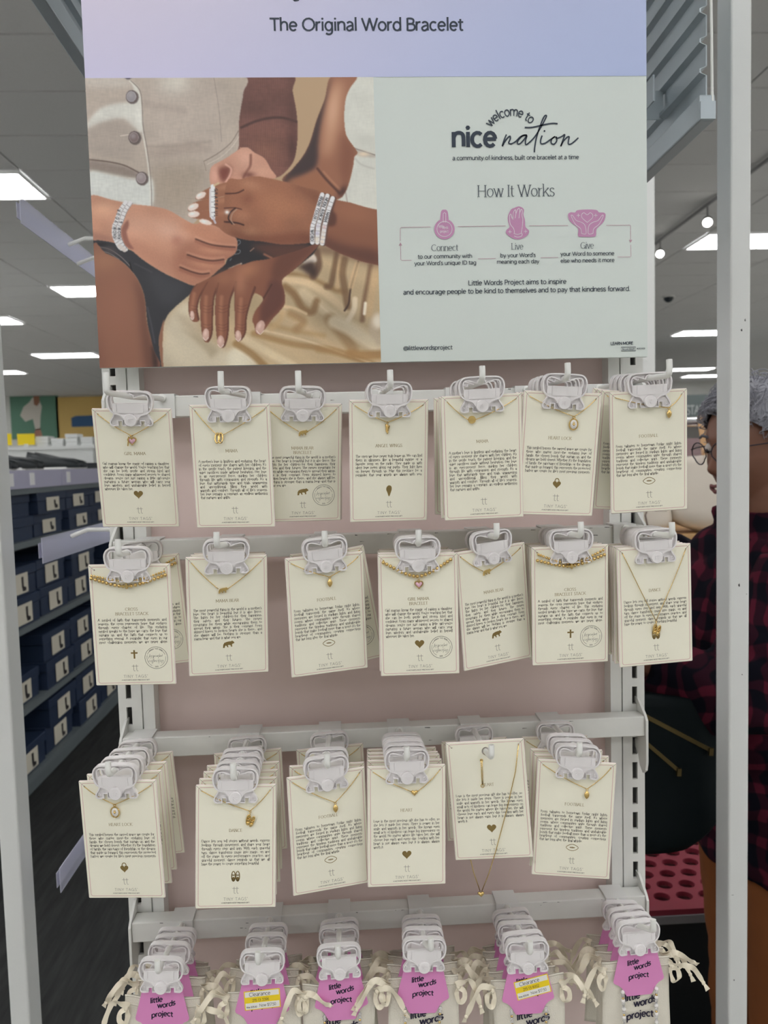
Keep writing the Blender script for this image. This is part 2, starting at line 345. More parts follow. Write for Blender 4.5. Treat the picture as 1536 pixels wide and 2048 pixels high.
# tiles
me_tile = MB().box((-.602, -.296, 0), (.602, .296, .012)).mesh('ceiling_tile', M_ceil)
me_rest = MB(); ntile = 0
lamps = {(round((a-.65)/1.22), round((b-.565)/.61)) for a, b in troff}
for ti in range(math.ceil((XL-.65)/1.22), int((XR-.65)/1.22)+1):
    for tj in range(math.ceil((YF-.565)/.61), int((YB-.565)/.61)+1):
        if (ti, tj) in lamps: continue
        x, y = .65+1.22*ti, .565+.61*tj; vis = False
        if y > 1.2:
            q = project((x, y, ZC)); vis = -150 < q[0] < 1700 and -120 < q[1] < 745 and not (260 < q[0] < 1240)
        if vis and y < 14 and ntile < 290: link('ceiling_tile', me_tile, ceil, (x, y, ZC)); ntile += 1
        else: me_rest.box((x-.602, y-.296, ZC), (x+.602, y+.296, ZC+.012))
tag(me_rest.build('ceiling_tile_field', M_ceil, ceil), kind='stuff')
# ================================================================ the display rack
rack = thing('display_rack', 'white slotted-upright display rack with a pale pink back panel', 'display rack', (0, 0, 0))
M_pink = mat('pink_panel', rgb(228, 207, 202), .55, noise=.03, nscale=6)
pn = MB().box((-.262, .02, .25), (.262, .034, 2.02)).build('back_panel', M_pink, rack)
def upright(sx):
    m = MB(); z0, z1 = .0, 2.06
    X = lambda a: a*sx
    def bx(xa, xb, ya, yb, za, zb): m.box((min(X(xa), X(xb)), ya, za), (max(X(xa), X(xb)), yb, zb))
    bx(.2915, .300, 0, .004, z0, z1); bx(.2745, .2855, 0, .004, z0, z1); bx(.260, .2725, -.001, .02, z0, z1)
    bx(.298, .300, .004, .06, z0, z1); bx(.26, .30, .058, .06, z0, z1); bx(.26, .262, .02, .06, z0, z1); bx(.2715, .2765, .004, .008, z0, z1)
    z = z0
    prev = z0
    k = 0
    while True:
        zs = .2945+.0299*k
        if zs > 2.03: break
        bx(.2855, .2915, 0, .004, prev, zs); prev = zs+.0205; k += 1
    bx(.2855, .2915, 0, .004, prev, z1)
    bx(.262, .298, .004, .058, z1-.004, z1)
    m.build('upright', M_rack, rack)
upright(-1); upright(1)
M_post = mat('post_white', rgb(228, 230, 228), .35, noise=.04, nscale=10)
for nm, x0, x1 in (('a', -.581, -.5515), ('b', .5525, .5845)):
    t = thing('frame_post', 'tall square white steel post standing '+('in the aisle by the shoe shelves' if nm == 'a' else 'in front of the grey-haired person'), 'post', ((x0+x1)/2, .3225, 0))
    h = (x1-x0)/2
    me = MB().box((-h, -.0225, .012), (h, .0225, 3.0)).mesh('post', M_post); bevel_mesh(me, .003, 2); link('post', me, t)
    MB().box((-h-.03, -.05, 0), (h+.03, .05, .012)).build('base_plate', M_post, t)
pp_ = onY(1297, 800, 2.3); t = thing('frame_post', 'white square column beyond the handbag shelf, seen past the right upright', 'post', (pp_.x, 2.33, 0))
me = MB().box((-.029, -.03, 0), (.029, .03, ZC)).mesh('post', M_post); bevel_mesh(me, .002); link('post', me, t)
MB().box((-.06, -.06, 0), (.06, .06, .01)).build('base_plate', M_post, t)
# scuffs on the post: small dark paint chips
M_scuff = mat('scuff', (.03, .03, .03), .8)
# cross rails
ROWS = {1: 1.5256, 2: 1.3717, 3: 1.1549, 4: .9453}
names = {1: 'topmost, just under the printed sign', 2: 'second one below the sign', 3: 'third one below the sign', 4: 'lowest, carrying the pouch tags'}
M_wear = mat('rail_wear', (.12, .12, .12), .7)
for r, zt in ROWS.items():
    t = thing('cross_rail', 'white rectangular steel rail across the rack, '+names[r], 'rail', (0, 0, zt), group='cross rails of the rack')
    me = MB().box((-.2905, -.025, -.0225), (.2905, -.004, 0)).mesh('bar', M_rack); bevel_mesh(me, .0012); link('bar', me, t)
    for sx in (-1, 1):
        P = [(.006, .014), (-.003, .014), (-.024, .001), (-.0285, -.004), (-.0285, -.052), (-.026, -.062), (-.018, -.068), (-.009, -.062), (-.004, -.05), (.006, -.045)]
        x0 = .2905 if sx > 0 else -.2932
        MB().prism(P[::-1], x0, x0+.0027, 'yz').build('end_bracket', M_rack, t)
    rnd = random.Random(r); mw = MB()
    for k in range(14):
        x = rnd.uniform(-.27, .27); l = rnd.uniform(.001, .006); z = rnd.choice((-.0015, -.002, -rnd.uniform(.004, .018)))
        mw.add([(x, -.02515, z), (x+l, -.02515, z+rnd.uniform(-.0006, .0006)), (x+l*.9, -.02515, z+.0005), (x, -.02515, z+.0007)], [(0, 1, 2, 3)])
    tag(mw.build('paint_chips', M_wear, t), kind='stuff')
# corrugated header panels either side, above
M_corr = mat('grey_corrugated_metal', rgb(176, 186, 192), .35, metal=.3, noise=.04, nscale=12)
for sx, zb, lab in ((1, 1.815, 'grey ribbed metal panel with a bracket, beside the right edge of the sign'), (-1, 1.985, 'grey ribbed metal panel with a clear strip, beside the left edge of the sign')):
    t = thing('ribbed_panel', lab, 'panel', (sx*.372, 0, zb))
    m = MB(); Pf = []
    z = .03
    Pf.append((0, 0)); 
    zz = [(0, .0), (0, .03)]
    prof = [(0, .028)]
    k = 0
    while prof[-1][1] < .42:
        z = prof[-1][1]
        prof += [(0, z+.022), (.007, z+.025), (.007, z+.029), (0, z+.032)]
    vs = []; fs = []
    for (dx, z) in prof:
        X = -sx*dx; vs += [(X, 0, z), (X, .55, z), (X+sx*.0015, 0, z), (X+sx*.0015, .55, z)]
    for i in range(len(prof)-1):
        a = 4*i; b = a+4
        fs += [(a, a+1, b+1, b), (a+2, b+2, b+3, a+3), (a, b, b+2, a+2), (a+1, a+3, b+3, b+1)]
    m.add(vs, fs); m.build('ribbed_sheet', M_corr, t)
    me = MB().box((-.009, -.004, 0), (.009, .55, .028)).mesh('bottom_channel', M_corr); bevel_mesh(me, .002); link('bottom_channel', me, t)
    MB().box((-.0085, -.006, .001), (.0085, -.003, .02)).build('end_cap', M_corr, t)
    MB().tube([(sx*.006, -.003, .02), (sx*.003, -.004, .2), (0, -.003, .42)], .0016, 6).build('edge_cord', M_white, t)
    if sx > 0:
        b = MB().box((-.035, .11, .05), (-.002, .1115, .085)); b.box((-.035, .06, .05), (-.033, .1115, .08)); b.build('bracket', M_corr, t)
        MB().tube([(-.02, .109, .07), (-.02, .112, .07)], .002, 8).build('bolt', M_corr, t)
    MB().tube([(0, .02, .3), (0, .02, 3.68-zb)], .002, 6).build('hanging_wire', M_white, t)
    MB().tube([(0, .5, .3), (0, .5, 3.68-zb)], .002, 6).build('hanging_wire', M_white, t)
# clear price channels on the side hooks
M_clear = mat('clear_plastic', (.74, .74, .90), .12, alpha=.42)
M_wire = mat('hook_white', rgb(236, 236, 232), .35)
for (qx, qy, L, lab) in ((38, 392, .42, 'clear plastic price strip on white arms, up beside the sign'), (82, 1076, .34, 'clear plastic price strip on a white arm, beside the cross bracelet card'), (118, 1737, .30, 'clear plastic price strip on a white arm, beside the heart lock card over the carpet')):
    pt = onX(qx, qy, -.5); zt = pt.z
    t = thing('price_strip', lab, 'price strip', (-.5, pt.y, zt-.039))
    MB().box((0, 0, 0), (.0012, L, .039)).build('strip', M_clear, t)
    MB().box((-.005, 0, .008), (-.0042, L, .031)).build('label_cover', M_clear, t)
    for yy, dz in (((.19, .010), (.23, -.012)) if zt > 1.5 else ((.12, .018),)):
        MB().tube([(.002, yy, .012+dz), (.03, yy, .022+dz), (.14, yy, .02+dz)], .0035, 8).build('support_arm', M_wire, t)
    MB().box((.134, .08, -.02), (.1395, .27, .06)).build('arm_plate', M_wire, t)
t = thing('side_upright', 'slim white steel upright carrying the side price strips', 'post', (-.357, .5, 0)); MB().box((-.003, -.2, .01), (.003, .16, 1.99)).build('sheet', M_post, t); MB().box((-.04, -.2, 0), (.04, .16, .01)).build('foot', M_post, t)
# track spotlights
M_spot = mat('spot_lens', (1, .97, .9), .3, emit=22); M_track = mat('track_grey', rgb(150, 150, 152), .5)
for k, (px, py, y) in enumerate(((1415, 445, 6.0), (1320, 508, 7.1))):
    p = onY(px, py, y); t = thing('spotlight', 'small round lit spotlight hanging from the ceiling track', 'spotlight', p, group='track spotlights')
    m = MB(); d = Vector((-.35, -.75, -.55)).normalized()
    m.tube([Vector((0, 0, 0)), -d*.05, -d*.11], .045, 14, radii=[.045, .045, .022]); m.build('lamp_head', M_track, t, .6)
    MB().tube([d*.0005, d*.003], .038, 14).build('lens', M_spot, t)
    MB().tube([-d*.06, (-d*.06)+Vector((0, 0, ZC-.03-p.z-(-d*.06).z))], .008, 6).build('stem', M_track, t)
p0 = onZ(1290, 600, ZC); p1 = onZ(1600, 300, ZC)
tt_ = thing('lighting_track', 'thin grey lighting track running along the ceiling', 'track', (0, 0, ZC))
q0 = onY(1320, 508, 7.1); q1 = onY(1415, 445, 6.0); dq = (q1-q0); a = q0-dq*1.5; b = q1+dq*1.5
MB().tube([(a.x, a.y, -.03), (b.x, b.y, -.03)], .016, 6).build('rail', M_track, tt_)
MB().box((a.x-.02, a.y-.02, -.03), (a.x+.02, a.y+.02, 0)).build('mount', M_track, tt_)
MB().box((b.x-.02, b.y-.02, -.03), (b.x+.02, b.y+.02, 0)).build('mount', M_track, tt_)
# security dome
p = onZ(1337, 592, ZC); t = thing('camera_dome', 'small dark round security camera dome on the ceiling', 'camera dome', (p.x, p.y, ZC-.002))
MB().ball((0, 0, -.02), .07, 14, 8).build('dome', mat('dome_dark', (.02, .03, .04), .15), t, True); MB().tube([(0, 0, -.02), (0, 0, 0)], .085, 16).build('ring', M_lampframe, t)
# ================================================================ the printed sign
SY = -.03; SX0, SX1, SZ0, SZB, SZ1, SXM = -.2925, .2935, 1.5555, 1.850, 2.14, .0035
KP = .74/lin(192)
sign = thing('display_sign', 'large printed cardboard sign, lavender top over a photo of hands and white text panel', 'sign', (0, SY, SZ0))
def sl(mb):
    mb.v = [(a, b-SY, c-SZ0) for a, b, c in mb.v]; return mb
M_board = mat('sign_board', rgb(188, 195, 191, KP), .38, noise=.012, nscale=25, bump=.03, bscale=300)
sl(MB().box((SX0, SY, SZ0), (SX1, SY+.006, SZ1))).build('board', M_board, sign)
M_print = mat('printed_ink', (.5, .5, .5), .38, attr='ink')
def color_grid(name, x0, x1, z0, z1, nx, nz, cols, parent, y):
    xs = np.linspace(x0, x1, nx); zs = np.linspace(z1, z0, nz); X, Z = np.meshgrid(xs, zs)
    co = np.stack([X, np.full_like(X, y-SY), Z-SZ0], -1).reshape(-1, 3).astype(np.float32)
    I = np.arange((nx-1)*(nz-1)); a = (I//(nx-1))*nx+I % (nx-1)
    idx = np.stack([a, a+nx, a+nx+1, a+1], -1).astype(np.int32)
    me = bpy.data.meshes.new(name); me.vertices.add(len(co)); me.vertices.foreach_set('co', co.ravel())
    me.loops.add(idx.size); me.loops.foreach_set('vertex_index', idx.ravel()); me.polygons.add(len(idx))
    me.polygons.foreach_set('loop_start', np.arange(0, idx.size, 4, dtype=np.int32)); me.update(calc_edges=True)
    at = me.color_attributes.new('ink', 'FLOAT_COLOR', 'POINT')
    c = np.ones((len(co), 4), np.float32); c[:, :3] = cols(X, Z).reshape(-1, 3); at.data.foreach_set('color', c.ravel())
    me.materials.append(M_print); me.validate(); return link(name, me, parent)
def nlin(c):
    c = np.asarray(c, float)/255.; return np.where(c <= .04045, c/12.92, ((c+.055)/1.055)**2.4)
def header(X, Z):
    u = np.clip((X-SX0)/(SX1-SX0), 0, 1)[..., None]; v = np.clip((Z-SZB)/.16, 0, 1)[..., None]
    bl = np.array((190, 186, 212.)); br = np.array((160, 171, 205.)); tl = np.array((198, 189, 204.)); tr = np.array((166, 173, 204.))
    uu = u*u*(3-2*u)
    return np.clip(nlin((bl*(1-uu)+br*uu)*(1-v)+(tl*(1-uu)+tr*uu)*v)*KP, 0, .95)
color_grid('lavender_header', SX0, SX1, SZB, SZ1, 60, 24, header, sign, SY-.0003)
# ---- the photo print, painted in numpy: layered outlines with soft shading
X0, Y0, WW, HH = 160, 146, 616, 600
YY, XX = np.mgrid[0:HH, 0:WW].astype(np.float32); XX += X0+.5; YY += Y0+.5
IM = np.zeros((HH, WW, 3), np.float32); IM[:] = (178, 150, 118)
ONE = np.ones((HH, WW), np.float32); CL = ONE
def za(ox, oy): return lambda *p: [(ox+x/4.8, oy+y/4.8) for x, y in p]
A, B, Cz, D = za(160, 150), za(460, 150), za(170, 440), za(460, 440)
def blur(m, r):
    r = float(r)
    if r < .3: return m
    k = int(r*2.5)+1; g = np.exp(-.5*(np.arange(-k, k+1)/r)**2); g /= g.sum()
    p = np.pad(m, ((k, k), (k, k)), mode='edge')
    p = sum(p[i:i+m.shape[0], :]*g[i] for i in range(2*k+1)); return sum(p[:, i:i+m.shape[1]]*g[i] for i in range(2*k+1)).astype(np.float32)
def mask(poly, smooth=True, r=.7):
    P = [(q[0], q[1]) for q in (catmull(poly, 5, True) if smooth else poly)]
    xs = [p[0] for p in P]; ys = [p[1] for p in P]
    i0 = max(0, int(min(ys)-Y0)-1); i1 = min(HH, int(max(ys)-Y0)+2); j0 = max(0, int(min(xs)-X0)-1); j1 = min(WW, int(max(xs)-X0)+2)
    out = np.zeros((HH, WW), np.float32)
    if i1 <= i0 or j1 <= j0: return out
    x = XX[i0:i1, j0:j1]; y = YY[i0:i1, j0:j1]; ins = np.zeros(x.shape, bool)
    for k in range(len(P)):
        (ax, ay), (bx, by) = P[k-1], P[k]
        if ay == by: continue
        ins ^= ((ay > y) != (by > y)) & (x < (bx-ax)*(y-ay)/(by-ay)+ax)
    out[i0:i1, j0:j1] = ins; return blur(out, r)
def paint(m, col, a=1):
    global IM
    k = (m*CL*a)[..., None]; IM = IM*(1-k)+np.array(col, np.float32)*k
def fill(poly, col, r=.7, smooth=True, clip=True):
    global CL
    CL = ONE; m = mask(poly, smooth, r); paint(m, col)
    if clip: CL = m
    return m
def soft(poly, col, r=6, a=1): paint(mask(poly, True, r), col, a)
def blob(c, rx, ry, col, a=1, ang=0):
    ca, sa = math.cos(ang), math.sin(ang); dx = XX-c[0]; dy = YY-c[1]
    paint(np.exp(-(((dx*ca+dy*sa)/rx)**2+((dy*ca-dx*sa)/ry)**2)), col, a)
def stroke(path, w, col, a=1, r=.6):
    P = catmull([(p[0], p[1]) for p in path], 6) if len(path) > 2 else [Vector(p) for p in path]
    d = np.full((HH, WW), 1e9, np.float32)
    for p, q in zip(P[:-1], P[1:]):
        pad = w*2+r*5+4
        i0 = max(0, int(min(p.y, q.y)-pad-Y0)); i1 = min(HH, int(max(p.y, q.y)+pad-Y0)); j0 = max(0, int(min(p.x, q.x)-pad-X0)); j1 = min(WW, int(max(p.x, q.x)+pad-X0))
        if i1 <= i0 or j1 <= j0: continue
        x = XX[i0:i1, j0:j1]-p.x; y = YY[i0:i1, j0:j1]-p.y; v = q-p; L = max(v.length_squared, 1e-6)
        t = np.clip((x*v.x+y*v.y)/L, 0, 1); d[i0:i1, j0:j1] = np.minimum(d[i0:i1, j0:j1], np.hypot(x-t*v.x, y-t*v.y))
    paint(np.clip((w/2-d)/(r*1.6)+.5, 0, 1), col, a)
def ptext(t, p0, p1, h, col, w=1.0, up=None):
    p0 = Vector(p0); p1 = Vector(p1); d = (p1-p0); L = d.length; d.normalize(); n = Vector((d.y, -d.x)); tw = text_w(t, 1, 1.2); k = L/tw; x = 0; s = h/7
    for c in t:
        if c in GL:
            for pa in GL[c][1]:
                if isinstance(pa, tuple): continue
                q = [p0+d*(x+v.x*s/k*.9)*k+n*(v.y*s) for v in pa[::2]+[pa[-1]]]; stroke(q, w, col, .9, .45)
        x += (GL[c][0] if c in GL else 2.4)+1.2
def vnoise(fx, fy, ang, seed):
    rg = np.random.RandomState(seed); ca, sa = math.cos(ang), math.sin(ang); u = ((XX-X0)*ca+(YY-Y0)*sa)/fx+50; v = ((YY-Y0)*ca-(XX-X0)*sa)/fy+50
    g = rg.rand(256, 256).astype(np.float32); i = np.floor(u).astype(int); j = np.floor(v).astype(int); a = u-i; b = v-j; a = a*a*(3-2*a); b = b*b*(3-2*b); i %= 256; j %= 256; i2 = (i+1) % 256; j2 = (j+1) % 256
    return ((g[j, i]*(1-a)+g[j, i2]*a)*(1-b)+(g[j2, i]*(1-a)+g[j2, i2]*a)*b)*2-1
def tex(m, n, amp):
    global IM
    IM = IM*(1+(m*amp)[..., None]*n[..., None])
WEAVE = .6*vnoise(2.2, 9, 0, 1)+.6*vnoise(9, 2.2, 0, 2); GRAIN = vnoise(1.6, 1.6, .3, 3); SOFT = vnoise(40, 30, .2, 4)
def beads(path, sp=6.4, col=(120, 112, 114)):
    P = catmull([(p[0], p[1]) for p in path], 10); acc = 0
    for p, q in zip(P[:-1], P[1:]):
        acc += (q-p).length
        if acc >= sp: acc = 0; d = (q-p).normalized(); n = Vector((-d.y, d.x))*4.6; stroke([q-n, q+n], 1.1, col, .75, .5)
# blouse of the right sitter
fill(B((1215, 15), (1150, 130), (1110, 230), (1095, 400), (1110, 560), (1150, 640), (1220, 740), (1190, 790), (1180, 880), (1120, 1100), (1030, 1195), (1120, 1230), (1430, 1300), (1460, 700), (1440, 0)), (206, 206, 196)); tex(CL, WEAVE, .02); tex(CL, SOFT, .03)
soft(B((1190, 700), (1390, 765), (1390, 790), (1230, 775)), (170, 160, 148), 1.5, .8); stroke(B((1195, 705), (1300, 740), (1390, 768)), 2, (120, 108, 98), .8); blob(B((1280, 760))[0], 12, 5, (222, 205, 180), .9)
stroke(B((1200, 800), (1260, 860), (1380, 900)), 3, (178, 176, 166), .7, 2); blob(B((1300, 620))[0], 30, 14, (192, 192, 182), .7)
stroke(B((1110, 1130), (1125, 1215)), 3, (170, 160, 150), .8)
# dark ribbed sleeve
fill(B((60, 0), (590, 0), (600, 150), (635, 340), (650, 520), (640, 690), (612, 820), (545, 915), (440, 988), (200, 1010), (-60, 1000), (-40, 500)), (104, 68, 60))
soft(B((60, 500), (300, 440), (560, 430), (640, 470), (640, 700), (560, 880), (430, 980), (200, 900)), (116, 76, 66), 12, .9)
stroke(B((110, 505), (250, 445), (400, 412), (520, 415), (640, 450)), 5, (60, 38, 36), .85, 2); blob(B((600, 250))[0], 12, 60, (84, 54, 48), .7); blob(B((600, 700))[0], 10, 40, (80, 50, 46), .8); blob(B((350, 720))[0], 30, 26, (134, 90, 74), .8)
tex(CL, SOFT, .1); tex(CL, WEAVE, .05)
for k in range(26):
    x = 100+k*21; stroke(B((x, 20), (x+12, 420), (x-4, 880)), 1.1, (88, 56, 50), .28)
# right sitter's upper arm
fill(B((975, 10), (1215, 10), (1150, 130), (1110, 230), (1095, 400), (1110, 560), (1150, 640), (1222, 742), (1192, 790), (1180, 880), (1120, 1100), (1035, 1195), (860, 1180), (510, 1030), (600, 905), (700, 780), (770, 640), (830, 440), (910, 230)), (148, 98, 74))
soft(B((985, 120), (1090, 60), (1080, 350), (1040, 560), (960, 760), (890, 760), (900, 500), (940, 300)), (186, 138, 108), 9, .95); blob(B((985, 330))[0], 12, 42, (206, 162, 132), .7, .12)
soft(B((1090, 560), (1210, 740), (1190, 900), (1120, 1090), (1050, 900), (1060, 700)), (126, 78, 58), 8, .9)
soft(B((985, 0), (930, 200), (880, 420), (850, 620), (835, 850), (760, 930), (510, 1040), (600, 880), (700, 760), (760, 640), (820, 440), (900, 220)), (58, 44, 44), 4, .98)
soft(B((560, 1010), (750, 960), (860, 930), (960, 1050), (1040, 1150), (850, 1130), (640, 1060)), (150, 98, 70), 5, .9)
stroke(B((840, 900), (920, 1000), (1050, 1135)), 5, (84, 52, 42), .9, 2); stroke(B((900, 930), (980, 1020), (1070, 1110)), 4, (178, 126, 96), .6, 2); blob(B((1080, 1120))[0], 8, 14, (70, 42, 36), .9, .6)
# left sitter's white denim
fill(A((30, 12), (800, 8), (1555, 8), (1568, 170), (1548, 300), (1530, 420), (1525, 540), (1515, 720), (1400, 820), (1300, 1000), (1200, 1200), (1100, 1420), (900, 1400), (500, 1300), (90, 1250)), (176, 163, 150))
soft(A((600, 0), (1300, 0), (1350, 600), (1300, 900), (1000, 1000), (700, 800), (640, 500)), (180, 167, 155), 14); soft(A((700, 900), (1200, 850), (1150, 1150), (1000, 1330), (720, 1250)), (158, 144, 128), 14, .9)
blob(A((910, 70))[0], 34, 24, (208, 202, 190), .9); soft(A((20, 20), (400, 20), (520, 90), (440, 120), (60, 110)), (196, 188, 178), 6, .8)
soft(A((60, 480), (200, 320), (430, 265), (560, 290), (595, 540), (510, 500), (400, 420), (200, 465), (80, 520)), (208, 207, 198), 3, .95); soft(A((505, 90), (560, 130), (590, 300), (590, 540), (545, 480), (530, 200)), (214, 212, 203), 2, .95)
soft(A((70, 520), (400, 450), (520, 540), (500, 800), (300, 780), (80, 720)), (162, 150, 139), 8, .9)
soft(A((80, 820), (300, 850), (480, 895), (560, 945), (520, 985), (300, 950), (85, 915)), (138, 124, 114), 3, .95); stroke(A((80, 812), (280, 835), (430, 870), (560, 935)), 3, (104, 88, 80), .9, 1)
soft(A((85, 930), (300, 955), (520, 1000), (690, 990), (690, 1265), (480, 1230), (280, 1205), (100, 1170)), (206, 208, 202), 2.5, .98)
soft(A((540, 640), (680, 720), (1100, 640), (1280, 730), (1000, 760), (700, 790)), (160, 145, 133), 5, .7); stroke(A((650, 690), (900, 680), (1250, 640)), 6, (152, 138, 126), .6, 4); stroke(A((640, 280), (900, 330), (1000, 350)), 12, (160, 146, 136), .55, 6)
stroke(A((490, 60), (575, 150), (598, 300), (605, 480), (640, 680), (668, 880), (685, 1080), (688, 1260)), 2, (130, 118, 108), .85, .8); stroke(A((478, 60), (560, 160), (583, 300), (590, 480), (625, 680), (655, 880), (672, 1080), (675, 1260)), 3, (216, 214, 206), .7, 1)
stroke(A((1285, 20), (1330, 300), (1350, 520), (1360, 640)), 1.6, (150, 136, 126), .8, .7); stroke(A((1520, 540), (1450, 650), (1330, 750), (1190, 830)), 2, (130, 114, 102), .9, .8); stroke(A((1535, 580), (1460, 690), (1350, 790), (1220, 860)), 1.4, (204, 194, 182), .8, .7); stroke(A((1190, 830), (1210, 920)), 1.5, (140, 124, 112), .8)
tex(CL, WEAVE, .035); tex(CL, SOFT, .035)
CL = ONE
soft(A((420, 18), (500, 18), (465, 46)), (70, 62, 70), .8); stroke(A((390, 585), (465, 575)), 2, (206, 196, 186), .8); stroke(A((470, 990), (530, 1000)), 3, (190, 184, 176), .8)
for c, cc in (((495, 208), (140, 134, 138)), ((520, 600), (112, 96, 94)), ((590, 990), (142, 128, 128))):
    q = A(c)[0]; t = np.linspace(0, 2*PI, 18)[:-1]
    fill([(q[0]+2+12.4*math.cos(a), q[1]+1.5+13.5*math.sin(a)) for a in t], (96, 84, 80), .8); fill([(q[0]+11.4*math.cos(a), q[1]+12.6*math.sin(a)) for a in t], (92, 80, 78), .5); fill([(q[0]-.4+10*math.cos(a), q[1]+11*math.sin(a)) for a in t], cc, .6); blob((q[0]-2, q[1]-3), 6, 6, (172, 164, 164), .5)
    for a in np.linspace(0, 2*PI, 22): stroke([(q[0]-.4+8.6*math.cos(a), q[1]+9.6*math.sin(a)), (q[0]+8.6*math.cos(a+.1), q[1]+9.6*math.sin(a+.1))], .9, (205, 198, 192), .5)
# sheet
fill(Cz((1000, 700), (850, 850), (780, 930), (750, 1050), (742, 1200), (745, 1430))+D((0, 1430), (700, 1410), (1460, 1390), (1460, 900), (1430, 440), (1300, 380), (850, 230), (700, 350), (500, 500), (0, 560)), (178, 156, 122), smooth=False)
soft(Cz((780, 950), (1000, 760), (1100, 1000), (1250, 1200), (1500, 1300), (1500, 1420), (740, 1430), (745, 1150)), (198, 186, 162), 7, .95)
soft(Cz((870, 900), (1000, 940), (1090, 1050), (1180, 1180), (1060, 1120), (930, 1000)), (176, 160, 134), 5, .8); soft(Cz((900, 1030), (1000, 1080), (1150, 1150), (1280, 1250), (1200, 1330), (1180, 1280), (1050, 1150)), (160, 144, 116), 4, .75); blob(Cz((1150, 1000))[0], 20, 22, (170, 148, 118), .7)
soft(D((0, 1250), (150, 1230), (280, 1400), (0, 1420)), (205, 196, 174), 4, .9)
for pth, wd, c, a_, rr in (
 (((60, 1190), (200, 1280), (330, 1400)), 14, (140, 108, 68), .85, 4), (((120, 1130), (400, 1290), (600, 1400)), 16, (200, 182, 150), .9, 5), (((230, 1090), (600, 1190), (980, 1250), (1380, 1390)), 12, (146, 114, 74), .8, 4), (((330, 1060), (700, 1150), (1000, 1250), (1350, 1370)), 4, (210, 192, 160), .6, 2),
 (((560, 520), (760, 560), (930, 640), (1090, 690)), 12, (138, 106, 68), .75, 5), (((520, 580), (700, 590), (900, 690), (1100, 870)), 16, (206, 182, 146), .85, 5), (((700, 700), (900, 850), (1100, 970), (1440, 1190)), 20, (204, 184, 150), .9, 6), (((800, 760), (960, 900), (1120, 1000)), 4, (226, 208, 178), .5, 2),
 (((530, 640), (620, 720), (700, 850), (790, 880), (830, 780)), 14, (132, 98, 62), .8, 5), (((520, 830), (620, 850), (730, 900)), 6, (206, 182, 144), .8, 2), (((580, 900), (700, 970), (640, 1050)), 16, (140, 106, 68), .6, 6),
 (((830, 300), (850, 440), (800, 540)), 14, (92, 66, 50), .85, 4), (((1030, 320), (1000, 480), (970, 620), (930, 640)), 12, (108, 80, 56), .85, 4), (((1070, 330), (1050, 500), (1030, 640)), 10, (196, 166, 126), .8, 4), (((1100, 380), (1080, 520), (1110, 700), (1130, 830)), 14, (112, 84, 58), .8, 4),
 (((1230, 400), (1160, 650), (1140, 800), (1100, 870)), 4, (72, 52, 42), .9, 1.2), (((1220, 420), (1180, 560), (1160, 640)), 10, (200, 170, 130), .7, 3), (((1350, 440), (1320, 620), (1290, 780), (1270, 960)), 10, (110, 80, 58), .75, 4), (((1400, 480), (1360, 700), (1330, 900)), 16, (190, 160, 120), .7, 5), (((1200, 760), (1190, 860), (1130, 970)), 10, (222, 206, 180), .8, 3), (((1300, 800), (1290, 900)), 6, (236, 226, 206), .9, 2),
 (((960, 950), (1100, 1120), (1180, 1240)), 22, (140, 108, 70), .65, 7), (((1000, 980), (1150, 1050), (1300, 1150), (1440, 1230)), 24, (214, 198, 168), .9, 6), (((1150, 1290), (1300, 1300), (1450, 1290)), 18, (150, 114, 70), .85, 5), (((1420, 940), (1380, 1050), (1440, 1160)), 20, (196, 178, 152), .8, 6), (((850, 1240), (980, 1260), (1100, 1290)), 14, (152, 118, 76), .7, 5), (((360, 1000), (600, 1060), (900, 1110)), 10, (160, 128, 88), .6, 5), (((500, 900), (480, 960), (400, 1040)), 12, (184, 154, 112), .7, 5)):
    stroke(D(*pth), wd, c, a_, rr)
RIDGE = blur(1-np.abs(vnoise(230, 62, .5, 11)+.3*vnoise(90, 40, .75, 12)), 1.5); tex(CL, RIDGE-.66, .24); tex(CL, GRAIN, .02)
soft(D((1430, 900), (1370, 960), (1400, 1040), (1460, 1020)), (220, 212, 196), 4, .9); soft(D((860, 240), (1400, 330), (1430, 450), (1250, 400), (1050, 340), (840, 320)), (96, 68, 52), 7, .7)
soft(D((800, 320), (760, 360), (700, 420), (830, 400)), (216, 204, 190), 1.5, .95); soft(D((650, 450), (800, 400), (830, 540), (760, 530), (700, 480)), (54, 38, 34), 4, .95)
# dark skirt
fill(Cz((60, 180), (250, 195), (400, 275), (530, 330), (700, 450), (850, 540), (1060, 630), (1005, 715), (850, 850), (785, 930), (735, 1050), (712, 1150), (722, 1300), (745, 1430), (640, 1430), (640, 1200), (600, 1000), (580, 800), (555, 680), (500, 560), (420, 460), (330, 385), (200, 325), (60, 300)), (48, 48, 52))
soft(Cz((600, 480), (850, 560), (980, 650), (820, 820), (700, 760)), (62, 62, 66), 9, .8); stroke(Cz((85, 255), (220, 275), (340, 350), (430, 440)), 2, (120, 112, 110), .8); stroke(Cz((85, 295), (220, 315), (330, 380)), 2, (150, 140, 135), .6); blob(Cz((240, 290))[0], 16, 8, (84, 74, 72), .6, .4); blob(Cz((150, 235))[0], 16, 5, (28, 26, 28), .8)
stroke(Cz((600, 840), (640, 1020), (670, 1180)), 3, (84, 84, 90), .5, 1.5); stroke(Cz((430, 410), (450, 490)), 3, (24, 24, 26), .8); stroke(Cz((480, 420), (640, 500)), 3, (78, 76, 78), .5, 2)
CL = ONE
fill(Cz((1060, 640), (1350, 420), (1440, 180))+D((30, 140), (330, 200), (870, 215), (800, 330), (600, 490), (380, 400), (100, 450), (0, 480)), (36, 34, 37), smooth=False)
